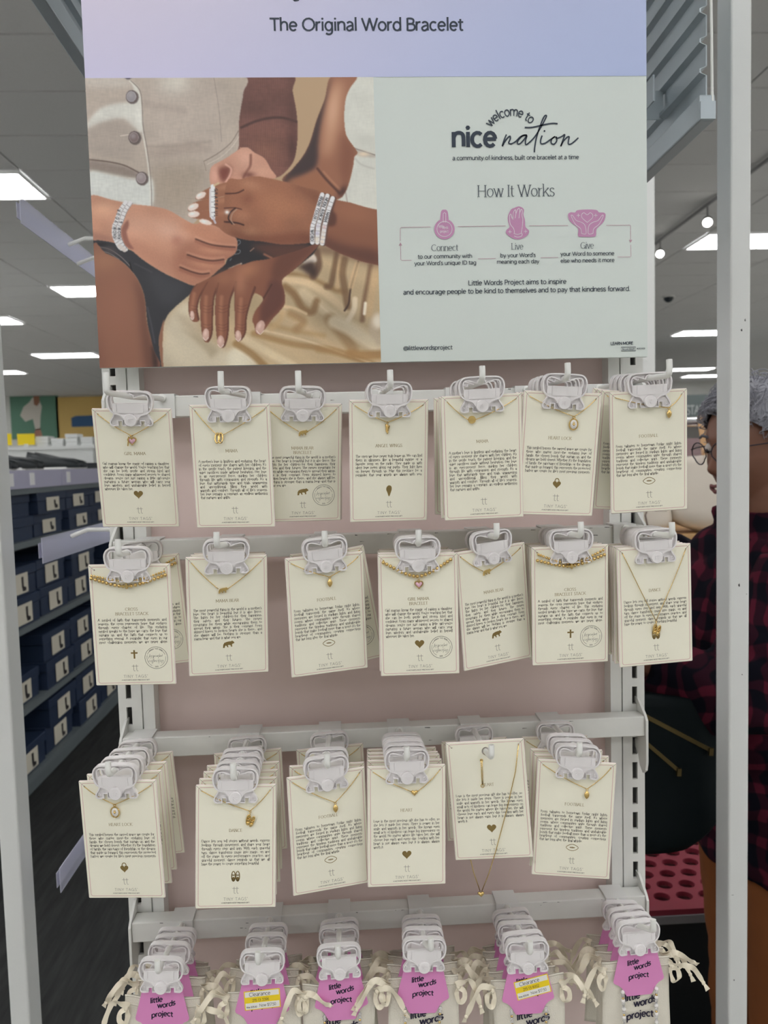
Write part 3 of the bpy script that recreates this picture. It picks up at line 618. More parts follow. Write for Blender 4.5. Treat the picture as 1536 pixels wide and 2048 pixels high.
soft(D((210, 240), (760, 240), (640, 420), (420, 380), (350, 330)), (88, 54, 44), 6, .9); stroke(D((330, 330), (370, 350), (400, 365)), 4, (160, 104, 78), .8, 2); stroke(D((195, 300), (230, 270)), 1.5, (180, 140, 115), .8)
soft(Cz((1370, 470), (1500, 415), (1480, 440)), (220, 205, 190), .8)
for q in (((60, 210), (90, 195), (100, 220), (70, 245)), ((40, 330), (90, 320), (95, 290), (60, 290)), ((0, 390), (15, 370))): stroke(D(*q), .9, (150, 160, 165), .8)
# thigh
fill(Cz((70, 290), (200, 322), (330, 385), (420, 462), (500, 562), (555, 682), (580, 800), (592, 960), (625, 1110), (660, 1250), (690, 1430), (140, 1430)), (134, 90, 71), smooth=True)
blob(Cz((200, 400))[0], 34, 22, (158, 112, 86), .8); blob(Cz((330, 800))[0], 36, 70, (146, 98, 78), .8); soft(Cz((480, 560), (580, 760), (600, 1000), (660, 1250), (690, 1430), (580, 1430), (540, 1100), (520, 800)), (96, 62, 50), 7, .85); soft(Cz((80, 1000), (200, 1430), (60, 1430)), (112, 72, 58), 10, .7)
soft(Cz((640, 1200), (690, 1300), (700, 1430), (660, 1430)), (52, 36, 34), 3, .9)
fill(Cz((760, 950), (725, 1060), (710, 1160), (722, 1300), (738, 1430), (752, 1430), (746, 1200), (752, 1050)), (140, 98, 76))
# the fair fist and wrist
fill(A((95, 1165), (300, 1198), (480, 1238), (700, 1262), (850, 1298), (1000, 1385), (1100, 1432))+Cz((1150, 20), (1300, 80), (1440, 165), (1462, 240), (1440, 320), (1350, 385), (1340, 430), (1280, 480), (1190, 560), (1065, 632), (900, 575), (740, 500), (560, 385), (430, 280), (300, 225), (150, 195), (60, 182), (55, 40)), (188, 137, 112))
soft(Cz((880, 300), (1000, 200), (1450, 200), (1440, 400), (1250, 520), (1080, 630), (900, 560), (820, 420)), (164, 108, 86), 9, .9); soft(Cz((900, 70), (1080, 20), (1400, 140), (1460, 240), (1250, 200), (1050, 160)), (180, 124, 98), 6, .8)
blob(Cz((800, 100))[0], 34, 18, (222, 176, 152), .85, .3); blob(Cz((500, 60))[0], 40, 24, (206, 158, 134), .8); soft(Cz((430, 180), (700, 300), (880, 420), (740, 480), (540, 360), (420, 260)), (172, 120, 98), 8, .7); blob(A((230, 1290))[0], 26, 14, (212, 164, 134), .8); soft(Cz((60, 120), (250, 170), (300, 215), (60, 200)), (150, 106, 90), 4, .8)
blob(Cz((880, 200))[0], 12, 12, (170, 112, 94), .6); blob(Cz((1250, 300))[0], 34, 6, (190, 136, 108), .7, .12); blob(Cz((1150, 430))[0], 34, 6, (186, 132, 104), .7, .15); blob(Cz((1000, 560))[0], 28, 6, (182, 128, 102), .6, .35)
for q in (((1065, 185), (1200, 235), (1330, 255), (1440, 262)), ((985, 335), (1120, 378), (1230, 392), (1330, 380)), ((915, 455), (1030, 500), (1120, 520), (1190, 512))): stroke([(x, y-4) for x, y in Cz(*q)], 5, (202, 150, 124), .5, 3); stroke(Cz(*q), 3.4, (70, 40, 34), .8, 1.6); stroke([(x, y+4.5) for x, y in Cz(*q)], 5, (140, 86, 66), .5, 2.5)
soft(Cz((410, 0), (420, 60), (400, 120), (430, 220), (470, 280), (390, 250), (350, 100)), (132, 84, 72), 1.5, .9)
tex(CL, GRAIN, .02); tex(CL, SOFT, .05)
# the fair pinching hand above
fill(A((1545, 700), (1400, 800), (1270, 875), (1243, 975), (1262, 1062), (1330, 1050), (1420, 1035), (1440, 1000))+B((60, 1010), (200, 1000), (437, 992), (390, 900), (330, 800), (235, 745), (170, 698), (90, 702)), (192, 142, 120))
blob(B((150, 800))[0], 18, 20, (216, 168, 146), .8); soft(A((1330, 900), (1440, 880), (1440, 960), (1390, 1030), (1340, 990)), (112, 58, 48), 4, .95); stroke(A((1400, 860), (1450, 900), (1440, 960), (1400, 1030)), 4, (222, 176, 158), .7, 1.5); stroke(B((200, 770), (195, 870), (160, 930), (130, 985)), 5, (128, 78, 64), .8, 2); blob(B((300, 930))[0], 24, 10, (204, 156, 132), .7); blob(A((1290, 960))[0], 8, 18, (212, 164, 146), .7)
blob(B((180, 960))[0], 12, 6, (110, 62, 52), .8)
tex(CL, GRAIN, .02); tex(CL, SOFT, .05)
# dark hand over it
CL = ONE
HC = (146, 95, 70)
fill(Cz((1105, 5), (1260, 60), (1330, 110), (1420, 140), (1540, 180), (1560, 60), (1500, 0), (1300, -30)), HC)
soft(Cz((1380, 100), (1540, 130), (1540, 190), (1420, 160)), (116, 70, 52), 3, .8)
fill(A((1110, 1185), (1150, 1135), (1240, 1085), (1330, 1050), (1540, 1005), (1700, 1000), (1700, 1150), (1540, 1145), (1400, 1160), (1250, 1192), (1150, 1200)), HC); blob(A((1430, 1070))[0], 26, 6, (178, 128, 98), .7, -.2)
fill(A((1035, 1290), (1080, 1235), (1180, 1200), (1320, 1180), (1540, 1140), (1700, 1140), (1700, 1300), (1300, 1295), (1150, 1310), (1060, 1312)), HC); blob(A((1400, 1200))[0], 30, 6, (176, 124, 94), .7, -.15)
fill(A((1035, 1345), (1100, 1310), (1250, 1300), (1540, 1280), (1700, 1290), (1700, 1420), (1450, 1425), (1250, 1395), (1100, 1378)), HC); blob(A((1400, 1330))[0], 30, 6, (172, 118, 90), .6)
fill(B((-30, 1028), (100, 1003), (250, 972), (510, 1022), (700, 1075), (880, 1135), (840, 1290), (800, 1420))+D((775, 200), (700, 225), (500, 235), (300, 205), (150, 190), (0, 150), (-80, 90), (-40, 0))+B((-60, 1400),), HC)
blob(B((200, 1060))[0], 24, 12, (178, 126, 98), .75, .3); blob(B((480, 1250))[0], 56, 26, (166, 112, 82), .8, .3); blob(B((170, 1190))[0], 16, 14, (118, 70, 52), .6); soft(D((0, 110), (300, 150), (600, 120), (780, 130), (780, 230), (400, 235), (100, 190)), (112, 66, 48), 6, .85); blob(D((200, 100))[0], 16, 10, (168, 118, 88), .7); blob(B((120, 1350))[0], 16, 12, (172, 120, 92), .6); soft(B((600, 1050), (880, 1135), (850, 1250), (720, 1150)), (128, 80, 58), 5, .7)
tex(CL, GRAIN, .03); tex(CL, SOFT, .07)
stroke(B((-60, 1140), (60, 1135), (130, 1105)), 3, (74, 42, 34), .9, 1); stroke(B((-60, 1280), (40, 1275), (110, 1290)), 2.4, (80, 46, 38), .8, 1); stroke(B((-60, 1410), (60, 1420), (130, 1440)), 3.5, (60, 34, 30), .9, 1)
CL = ONE
for c, rx, ry, an in (((1160, 1158), 11, 6, -.5), ((1088, 1268), 11.5, 6.5, -.45), ((1092, 1338), 11.5, 6.3, -.1), ((1205, 1412), 13, 5, .25)):
    q = A(c)[0]; t = np.linspace(0, 2*PI, 14)[:-1]
    fill([(q[0]+rx*math.cos(a)*math.cos(an)-ry*math.sin(a)*math.sin(an), q[1]+rx*math.cos(a)*math.sin(an)+ry*math.sin(a)*math.cos(an)) for a in t], (226, 208, 198)); blob((q[0]-3, q[1]-1), 5, 2.5, (244, 234, 228), .8, an)
CL = ONE
stroke(A((1490, 1280), (1445, 1320), (1425, 1380), (1460, 1430)), 3, (50, 34, 32), .9); stroke(A((1505, 1290), (1465, 1330), (1450, 1390), (1480, 1436)), 2, (170, 140, 120), .8); blob(A((1412, 1318))[0], 4.5, 4, (240, 238, 236), 1)
stroke(A((1275, 1070), (1276, 1220), (1278, 1370)), 8.4, (226, 224, 224), 1, .6); beads(A((1275, 1070), (1276, 1220), (1278, 1370)), 7.5); stroke(A((1252, 1100), (1250, 1240), (1255, 1360)), 4, (214, 212, 214), .9, .6); stroke(A((1290, 1062), (1330, 1040)), 4, (200, 180, 140), .8)
for k, c in enumerate('GRATEFUL'): ptext(c, A((1291, 1092+k*36))[0], A((1291, 1122+k*36))[0], 6, (40, 40, 46), 1.1)
stroke(A((1278, 1370), (1300, 1420)), 4, (190, 185, 195), .9)
# right forearm
fill(B((1000, 1195), (1150, 1225), (1300, 1270), (1440, 1300))+D((1440, 0), (1440, 440), (1250, 395), (1050, 320), (900, 240), (880, 100), (910, 0)), (132, 84, 62), smooth=False)
blob(B((1200, 1320))[0], 50, 24, (152, 100, 74), .8, .2); soft(D((880, 150), (1100, 240), (1430, 300), (1430, 450), (1200, 390), (900, 270)), (88, 54, 44), 8, .9); soft(B((1000, 1210), (990, 1300), (1020, 1350), (1010, 1440), (930, 1440), (950, 1300)), (84, 50, 40), 2.5, .9)
# the lower dark hand
CL = ONE
H2 = (128, 80, 60)
fill(D((860, 225), (700, 400), (590, 500), (500, 580), (522, 690), (527, 800), (470, 885), (400, 960), (335, 1050), (285, 1095), (250, 1085), (232, 1010), (215, 960), (245, 870), (320, 760), (230, 700), (100, 720), (0, 640))+Cz((1340, 640), (1200, 640), (1050, 650), (1075, 620), (1190, 560), (1380, 470), (1480, 425))+D((120, 430), (230, 395), (380, 372), (640, 300)), H2, smooth=True)
soft(D((560, 260), (860, 225), (640, 450), (500, 580), (400, 560), (420, 400)), (96, 58, 46), 6, .85); blob(D((170, 480))[0], 24, 16, (168, 114, 84), .8, -.4); soft(D((380, 580), (500, 600), (525, 790), (380, 960), (300, 1000), (290, 850), (340, 740)), (92, 56, 48), 5, .9); stroke(D((400, 620), (330, 740), (290, 800)), 3, (70, 40, 34), .8, 1.5)
for pts, tip in ((((1075, 615), (1010, 710), (993, 850), (1015, 950), (1055, 980), (1098, 958), (1082, 850), (1112, 730), (1180, 610)), None), (((1180, 590), (1112, 740), (1108, 900), (1122, 1080), (1150, 1165), (1192, 1168), (1225, 1080), (1232, 900), (1245, 740), (1290, 610)), 1), (((1285, 600), (1256, 740), (1250, 900), (1263, 1100), (1288, 1215), (1340, 1218), (1377, 1100), (1386, 900), (1402, 760), (1460, 590)), 1), (((1455, 590), (1436, 760), (1440, 950), (1438, 1100), (1465, 1165), (1505, 1150), (1545, 1080), (1556, 930), (1600, 760), (1640, 640)), 1)):
    m_ = fill(Cz(*pts), H2); xs = [p[0] for p in pts]; x0, x1 = min(xs), max(xs)
    P = Cz(*pts); nL = len(P)//2
    stroke([((P[i][0]*.62+P[-1-i][0]*.38), P[i][1]) for i in range(1, nL-1)], 7, (164, 110, 84), .75, 3); stroke([(P[-1-i][0]-1, P[-1-i][1]) for i in range(0, nL)], 4, (78, 46, 38), .75, 2); stroke([(P[i][0], P[i][1]) for i in range(0, nL)], 2, (88, 54, 44), .6, 1.2)
    for yy in (820, 850, 880, 1000, 1030, 1055):
        xa = [p[0] for p in pts]; stroke(Cz((x0+28, yy), ((x0+min(x1, x0+150))/2, yy+10), (min(x1, x0+150)-28, yy-6)), 1.1, (80, 48, 40), .45, .7)
CL = ONE
blob(D((100, 600))[0], 12, 24, (172, 118, 92), .7); blob(Cz((1340, 560))[0], 22, 16, (156, 104, 78), .6)
for q, rx, ry, an in ((Cz((1160, 1100))[0], 6.6, 12, .1), (Cz((1303, 1168))[0], 7.2, 12, 0), (Cz((1472, 1112))[0], 6.2, 11, -.1), (Cz((1030, 915))[0], 4.2, 9, -.1), (D((290, 1030))[0], 8.5, 14, .35)):
    t = np.linspace(0, 2*PI, 14)[:-1]; fill([(q[0]+rx*math.cos(a)*math.cos(an)-ry*math.sin(a)*math.sin(an), q[1]+rx*math.cos(a)*math.sin(an)+ry*math.sin(a)*math.cos(an)) for a in t], (196, 160, 146)); blob((q[0]-1, q[1]-3), 3, 6, (226, 200, 188), .8, an)
    CL = ONE; stroke([(q[0]-rx*.8, q[1]+ry*.5), (q[0], q[1]+ry), (q[0]+rx*.8, q[1]+ry*.5)], 1.2, (236, 226, 218), .8)
# letter-bead bracelets
for off, wrd in ((0, 'KNOW YOUR WORD'), (9, 'MOON & BACK')):
    pa = [(x+off, y+off*.15) for x, y in (A((440, 1225), (385, 1310), (345, 1420))+Cz((282, 60), (282, 150), (320, 240), (350, 275)))]
    stroke(pa, 8.6, (212, 210, 210), 1, .7); beads(pa); stroke([(x+4.6, y) for x, y in pa], 1.2, (120, 110, 110), .7)
    ptext(wrd.split(' ')[1] if off else 'YOUR', (pa[2][0]+3.4, pa[2][1]), (pa[1][0]+1.5, pa[0][1]+12), 5.4, (40, 40, 46), 1); ptext('KNOW', (pa[4][0]+3.4, pa[4][1]+6), (pa[3][0]+3.4, pa[2][1]+6), 5.2, (40, 40, 46), 1)
stroke(Cz((330, 250), (380, 290)), 8, (206, 196, 190), .9, .8)
for k, (pa, wd) in enumerate(((B((885, 1150), (850, 1260), (810, 1400))+D((790, 80), (790, 215)), ('KNOW', 'YOUR', 'WORD')), (B((935, 1160), (900, 1270), (860, 1400))+D((845, 80), (838, 215)), ('MOON', '& BACK', '')), (B((985, 1185), (945, 1300), (915, 1420))+D((905, 80), (885, 225)), ('', 'MAMA', '')))):
    stroke([(x+3, y+1) for x, y in pa], 9.5, (88, 62, 54), .8, 1.2); stroke(pa, 8.8, (220, 219, 220), 1, .7); beads(pa)
    for j, wrd in enumerate(wd):
        if wrd:
            a, b = (pa[0], pa[1]) if j == 0 else ((pa[1], pa[2]) if j == 1 else (pa[3], pa[4]))
            ptext(wrd, (a[0]-3, a[1]+3), (b[0]-3, b[1]-2), 5.6, (40, 40, 46), 1.05)
for k, (x, y, c) in enumerate(((838, 130, (190, 185, 200)), (835, 180, (214, 204, 190)), (835, 210, (224, 214, 200)), (905, 70, (206, 178, 176)), (895, 120, (212, 200, 190)), (890, 165, (220, 206, 190)), (885, 210, (222, 208, 192)), (845, 60, (200, 195, 205)))): blob(D((x, y))[0], 4, 4, c, .95)
IM = IM*.965+np.array((4, 4, 5), np.float32)
PIC = np.clip(nlin(np.clip(IM, 0, 255))*KP*.95, 0, .95)
def picture(X, Z):
    rx = np.array(_r); ux = np.array(_u); fx = np.array(_f)
    P = np.stack([X-CAM.x, np.full_like(X, SY-CAM.y), Z-CAM.z], -1); w_ = P@fx
    px = 768+FPX*(P@rx)/w_-X0-.5; py = 1024-FPX*(P@ux)/w_-Y0-.5
    px = np.clip(px, 0, WW-1.01); py = np.clip(py, 0, HH-1.01); i = py.astype(int); j = px.astype(int); a = (py-i)[..., None]; b = (px-j)[..., None]
    return PIC[i, j]*(1-a)*(1-b)+PIC[i+1, j]*a*(1-b)+PIC[i, j+1]*(1-a)*b+PIC[i+1, j+1]*a*b
color_grid('photo_print', SX0, SXM, SZ0, SZB, 470, 472, picture, sign, SY-.0003)
# ---- lettering and line art
M_ink = mat('navy_ink', rgb(42, 52, 66, 1.2), .5); M_inkg = mat('grey_ink', rgb(70, 78, 88, 1.2), .5); M_mauve = mat('mauve_ink', rgb(180, 130, 166, KP*.9), .45); M_white_ink = mat('white_ink', (.85, .82, .85), .5); M_line = mat('rose_ink', rgb(186, 150, 164, KP*.8), .5)
YT = SY-.0006
def SP(px, py):
    p = onY(px, py, SY); return (p.x, p.z)
MPP = .830/FPX
def stext(mb, t, p0, p1, xhpx, y=YT, **kw):
    a = SP(*p0); b = SP(*p1); L = b[0]-a[0]; u = xhpx*MPP/5
    return text(mb, t, a[0], (a[1]+b[1])/2, u, y, align='l', wsc=L/text_w(t, u), **kw)
def SPART(name, mb, mt): return sl(mb).build(name, mt, sign)
SPART('header_text', stext(MB(), 'The Original Word Bracelet', (540, 62), (927, 61), 16, thick=1.05), M_ink)
SPART('header_script_tail', MB().line([SP(*p) for p in ((583, -6), (590, 1), (596, 0), (600, -6))], .0028, YT), M_ink)
z8 = lambda x, y: SP(860+x/4.518, 210+y/4.518)
SPART('nice_text', stext(MB(), 'nice', (903.5, 293), (994, 293), 26, thick=1.35), M_ink)
for pth in (((690, 268), (672, 310), (652, 374), (670, 342), (700, 300), (722, 284), (724, 310), (710, 345), (735, 352), (775, 330), (815, 290), (850, 274), (874, 276), (835, 282), (796, 322), (790, 352), (815, 350), (850, 312), (874, 280), (862, 325), (864, 360), (890, 346), (945, 290), (1005, 195), (1050, 108), (1036, 100), (1010, 150), (965, 280), (946, 380), (942, 430)), ((855, 205), (920, 204), (1040, 178), (1110, 168), (1152, 172)),
            ((1012, 278), (998, 322), (1004, 352), (1040, 346), (1085, 316), (1130, 286), (1100, 308), (1094, 345), (1120, 356), (1144, 325), (1138, 290), (1150, 302), (1190, 286), (1216, 270), (1200, 320), (1180, 376), (1200, 335), (1235, 296), (1256, 290), (1250, 325), (1250, 355), (1280, 350), (1340, 298))):
    SPART('nation_script', MB().line([(q.x, q.y) for q in catmull([z8(*p) for p in pth], 6)], .0015, YT), M_ink)
c = z8(1033, 237); SPART('script_dot', MB().flat([(c[0]+.001*math.cos(k*PI/4), c[1]+.001*math.sin(k*PI/4)) for k in range(8)], YT), M_ink)
cx, cz = z8(742, 338); R_ = 226/4.518*MPP; wt = 'welcome to'; u = 55/4.518*MPP/5
def warp_arc(x, z):
    a = PI/2+.07-x/R_; return (cx+(R_+z)*math.cos(a), cz+(R_+z)*math.sin(a))
L_ = math.radians(102)*R_
SPART('welcome_text', text(MB(), wt, 0, 0, u, YT, thick=.95, warp=warp_arc, wsc=L_/text_w(wt, u)), M_ink)
for t_, a, b, xp in (('a community of kindness, built one bracelet at a time', (904.7, 319.5), (1157.7, 319.5), 5.6), ('to our community with', (835.5, 517), (944.3, 516), 5.3), ("your Word's unique ID tag", (828.7, 530.7), (952.6, 529), 5.3), ("by your Word's", (1000.6, 514.8), (1071.2, 514), 5.3), ('meaning each day', (993.4, 527.6), (1078.4, 526.5), 5.3), ('your Word to someone', (1120.7, 511.8), (1228.3, 510.5), 5.3), ('else who needs it more', (1120.7, 525.4), (1228.7, 524), 5.3),
                     ('Little Words Project aims to inspire', (936.4, 571), (1132.8, 567), 6.4), ('and encourage people to be kind to themselves and to pay that kindness forward.', (806.5, 589), (1260, 582), 6.4), ('@littlewordsproject', (806.8, 700), (905, 699), 5.6)):
    SPART('text_line', stext(MB(), t_, a, b, xp, thick=.95), M_ink)
SPART('text_line', stext(MB(), 'LEARN MORE', (1221, 690), (1266, 689), 4, thick=1.3), M_ink)
bx0, bz0 = SP(1242, 702); bx1, bz1 = SP(1271, 694); SPART('recycle_box', MB().line([(bx0, bz0), (bx1, bz0), (bx1, bz1), (bx0, bz1)], .0006, YT, True), M_ink); SPART('text_line', stext(MB(), 'Recycle BALER', (1244, 700), (1269, 699.5), 2.2, thick=1), M_ink); SPART('text_line', stext(MB(), '4001101', (1273, 699), (1290, 698.5), 2.2, thick=1), M_ink)
SPART('heading_text', stext(MB(), 'How It Works', (954.7, 393.3), (1109.7, 393), 15.5, thick=.62, thin=.28, serif=True), M_inkg)
for t_, a, b in (('Connect', (862.7, 502), (916.4, 501.5)), ('Live', (1022.5, 499.3), (1046.6, 499)), ('Give', (1160.7, 497.4), (1187.5, 497))): SPART('step_title', stext(MB(), t_, a, b, 8.6, thick=.75, thin=.35, serif=True), M_inkg)
z3 = lambda x, y: SP(740+x/2.648, 150+y/2.648)
for pth in (((320, 805), (165, 808), (160, 813), (160, 880)), ((162, 905), (163, 978), (168, 982), (220, 982)), ((465, 803), (718, 800)), ((843, 799), (1048, 798)), ((1250, 797), (1375, 796), (1379, 800), (1379, 872)), ((1380, 900), (1381, 960), (1376, 964), (1310, 964)), ((572, 974), (665, 972)), ((903, 968), (995, 967))): SPART('flow_line', MB().line([z3(*p) for p in pth], .0005, YT), M_line)
SPART('arrow_head', MB().flat([z3(*p) for p in ((152, 904), (170, 904), (161, 888))], YT-.0001), M_line); SPART('arrow_head', MB().flat([z3(*p) for p in ((1370, 874), (1379, 889), (1388, 874))], YT-.0001), M_line)
def cpoly(pts): return [(q.x, q.y) for q in catmull([z3(*p) for p in pts], 5, True)]
ic1 = MB().flat([z3(394+54*math.cos(a), 817-54*math.sin(a)) for a in np.linspace(0, 2*PI, 33)[:-1]], YT); ic1.flat(cpoly(((374, 790), (413, 790), (413, 735), (405, 717), (393, 714), (381, 717), (374, 735))), YT-.00005)
ic2 = MB().flat(cpoly(((790, 697), (765, 704), (745, 715), (730, 750), (732, 780), (738, 806), (722, 822), (721, 840), (750, 863), (780, 872), (805, 867), (832, 850), (842, 827), (823, 805), (820, 770), (812, 740), (814, 712))), YT)
ic3 = MB().flat(cpoly(((1048, 740), (1058, 775), (1100, 812), (1101, 852), (1120, 858), (1180, 858), (1196, 850), (1200, 815), (1235, 780), (1247, 745), (1238, 730), (1212, 728), (1198, 716), (1150, 713), (1098, 717), (1085, 729), (1062, 728))), YT)
ICO = [SPART('id_tag_icon', ic1, M_mauve), SPART('hand_icon', ic2, M_mauve), SPART('open_hands_icon', ic3, M_mauve)]
yi = YT-.0003; LA = [MB(), MB(), MB()]
m = LA[0]; m.line([z3(394+40*math.cos(a), 817-40*math.sin(a)) for a in np.linspace(0, 2*PI, 33)[:-1]], .0006, yi, True); m.line([z3(*p) for p in ((387, 735), (394, 730), (401, 735), (401, 782), (387, 782))], .0005, yi, True)
for t_, x, y, w_ in (('little', 378, 810, 30), ('words', 398, 816, 32), ('project', 393, 836, 44)):
    a = z3(x-w_/2, y); b = z3(x+w_/2, y); u = 9/2.648*MPP/5; text(m, t_, a[0], a[1], u, yi, align='l', thick=1, wsc=(b[0]-a[0])/text_w(t_, u))
for k, pth in ((1, ((764, 838), (760, 815), (742, 790), (738, 750), (745, 738), (752, 762), (756, 742), (762, 722), (770, 715), (772, 735), (780, 714), (790, 708), (792, 730), (800, 712), (806, 722), (804, 745), (808, 765), (806, 800), (800, 838))), (1, ((772, 735), (768, 760))), (1, ((792, 730), (788, 760))), (1, ((756, 742), (756, 768))),
            (1, ((760, 840), (780, 846), (803, 840), (801, 855), (780, 860), (762, 854))), (2, ((1118, 840), (1114, 815), (1085, 790), (1064, 748), (1072, 746), (1092, 772), (1120, 782), (1138, 800), (1142, 842), (1118, 840))), (2, ((1180, 840), (1184, 815), (1213, 790), (1234, 748), (1226, 746), (1206, 772), (1178, 782), (1158, 800), (1155, 842), (1180, 840))),
            (2, ((1149, 782), (1122, 758), (1120, 740), (1132, 731), (1149, 742), (1164, 731), (1177, 740), (1176, 758), (1149, 782)))):
    LA[k].line([(q.x, q.y) for q in catmull([z3(*p) for p in pth], 4)], .00055, yi)
for k, x, y in ((2, 1102, 745), (2, 1194, 745), (1, 740, 832), (1, 823, 830)): LA[k].line([z3(x-9, y), z3(x+9, y)], .0005, yi); LA[k].line([z3(x, y-9), z3(x, y+9)], .0005, yi)
for o, mb in zip(ICO, LA): sl(mb).build('icon_line_art', M_white_ink, o)
MB().box((-.25, .006, .02), (-.21, .0499, .06)).build('mounting_clip', M_rack, sign); MB().box((.21, .006, .02), (.25, .0499, .06)).build('mounting_clip', M_rack, sign)
# ================================================================ hangers, cards, hooks
mm = .001
M_hang = mat('hanger_plastic', rgb(236, 232, 232), .38, spec=.45); M_hang2 = M_hang
def raised(me, h):
    b = bmesh.new(); b.from_mesh(me); r = bmesh.ops.extrude_face_region(b, geom=b.faces[:]); bmesh.ops.translate(b, verts=[v for v in r['geom'] if isinstance(v, bmesh.types.BMVert)], vec=(0, -h, 0)); b.to_mesh(me); b.free(); me.update(); return me
M_card = mat('card_stock', (.90, .87, .72), .6, noise=.012, nscale=60); M_cardedge = mat('card_edge', (.9, .80, .74), .6)
M_pinkline = mat('card_border_ink', rgb(222, 186, 182), .55); M_txt = mat('card_text_ink', rgb(70, 64, 60), .7); M_logo = mat('card_logo_ink', rgb(120, 112, 104), .5, metal=.3)
M_gold = mat('gold', (.76, .55, .22), .2, metal=1); M_goldf = mat('gold_foil', (.40, .29, .12), .28, metal=1)    # every foil mark is the same foil; what it reflects makes it look brown, red or black
M_copper = M_brown = M_black = M_maroon = M_olive = M_goldf
M_pinkgem = mat('pink_enamel', rgb(226, 178, 196), .2, coat=.5); M_pearl = mat('pearl_white', rgb(236, 232, 228), .15, coat=.6); M_crystal = mat('clear_crystal', (.95, .96, 1), .03, trans=.9, ior=1.5)
M_thread = mat('clear_thread', rgb(120, 116, 108), .4)
def sc(mb, k=mm):
    mb.v = [(a*k, b*k, c*k) for a, b, c in mb.v]; return mb
def mirror(pts): return pts+[(-x, z) for x, z in pts[::-1] if abs(x) > 1e-6]
# --- hanger (millimetres; card top edge at z = 0, front is -y)
def hanger_meshes():
    h = MB()
    right = [(0, 15.6), (12, 15.4), (17, 14), (19.6, 10), (19.9, 5), (18.4, -.5), (14.5, -4), (9.5, -5.4), (7, -7.5), (5.6, -10)]
    full = [(q.x, q.y) for q in catmull([(-x, z) for x, z in right[::-1]][:-1]+right, 4)]
    h.ribbon(full, 1.25, -4.2, 1.8)
    N = [(-15.8, 4.6), (-16.6, 8.5), (-15.4, 11.9), (-12, 12.6), (-7, 11.2), (-3.9, 10.2), (-3.4, 12), (-1.8, 13.4), (0, 13.9), (1.8, 13.4), (3.4, 12), (3.9, 10.2), (7, 11.2), (12, 12.6), (15.4, 11.9), (16.6, 8.5), (15.8, 4.6)]
    inner = [(q.x, q.y) for q in catmull(N, 3)]
    h.ribbon(inner, .95, -3.9, 1.6)
    # web between the rims
    H2 = [p for p in full if p[1] > -1.0]; n = len(inner)
    def resamp(P, n):
        L = [0]
        for a, b in zip(P[:-1], P[1:]): L.append(L[-1]+math.hypot(b[0]-a[0], b[1]-a[1]))
        out = []; j = 0
        for i in range(n):
            t = L[-1]*i/(n-1)
            while j < len(L)-2 and L[j+1] < t: j += 1
            f = (t-L[j])/max(L[j+1]-L[j], 1e-9); out.append((P[j][0]+(P[j+1][0]-P[j][0])*f, P[j][1]+(P[j+1][1]-P[j][1])*f))
        return out
    a = resamp(H2, 41); b = resamp(inner, 41); vs = []; fs = []
    for p, q in zip(a, b): vs += [(p[0], -.8, p[1]), (q[0], -.8, q[1]), (q[0], .2, q[1]), (p[0], .2, p[1])]
    for i in range(40):
        for k in (0, 2): fs.append((4*i+k, 4*i+k+1, 4*i+5+k, 4*i+4+k))
    h.add(vs, fs)
    body = [(q.x, q.y) for q in catmull([(15.9, 5), (15.9, -2), (13.2, -4), (9.4, -5.2), (7, -7.4), (5.4, -10.4), (-5.4, -10.4), (-7, -7.4), (-9.4, -5.2), (-13.2, -4), (-15.9, -2), (-15.9, 5)], 3)]
    h.prism(body[::-1], -3.6, 0)
    h.box((-11.6, -4.3, -3.6), (11.6, -3.4, 4.7)); h.box((-15.6, -4.1, -2), (-12.2, -3.4, 4.7)); h.box((12.2, -4.1, -2), (15.6, -3.4, 4.7))
    f = MB(); bell = [(14.6, -1.5), (15.2, -5), (16.8, -8), (18.6, -10.8), (18.9, -13.4), (17.2, -15), (14, -15)]
    bell = [(q.x, q.y) for q in catmull(bell, 3)]
    outl = bell+[(12.2, -15), (12.2, -10.6), (8.2, -10.6), (8.2, -15)]
    pl = outl+[(-x, z) for x, z in outl[::-1]]
    h.ribbon(pl, 1.15, -3.3, -.1, True)
    top = sc(h).mesh('hanger', M_hang, .6)
    f.prism(pl, -1.0, -.1)
    h2 = 0
    for s in (-1, 1): f.ribbon([(s*16.6, -10.5), (s*17, -13), (s*15.4, -13.2), (s*15.6, -11)], .7, -2.6, -1.5, True)
    foot = sc(f).mesh('hanger_foot', M_hang2, .6)
    b = MB(); pr = [(5.7, -3.4), (5.7, -5.9), (5.2, -6.5), (0, -6.6)]; vs = []; fs = []; n = 24
    for r, y in pr[:-1]:
        for k in range(n): vs.append((r*math.cos(2*PI*k/n), y, -10+r*math.sin(2*PI*k/n)))
    for i in range(2):
        for k in range(n): fs.append((i*n+k, i*n+(k+1) % n, (i+1)*n+(k+1) % n, (i+1)*n+k))
    fs.append(tuple(range(2*n, 3*n))); b.add(vs, fs)
    but = sc(b).mesh('hanger_button', M_hang, .6)
    l = MB(); text(l, 'RF', 0, -11.9, .52, -6.45, thick=.75); let = raised(sc(l).mesh('embossed_letters', M_hang), .0004)
    return top, foot, but, let
HG = hanger_meshes()
def add_hanger(t, front=True, rot=None):
    h = link('hanger', HG[0], t); link('hanger_foot', HG[1], h); b = link('hanger_button', HG[2], h)
    if front: link('embossed_letters', HG[3], h)
    return h
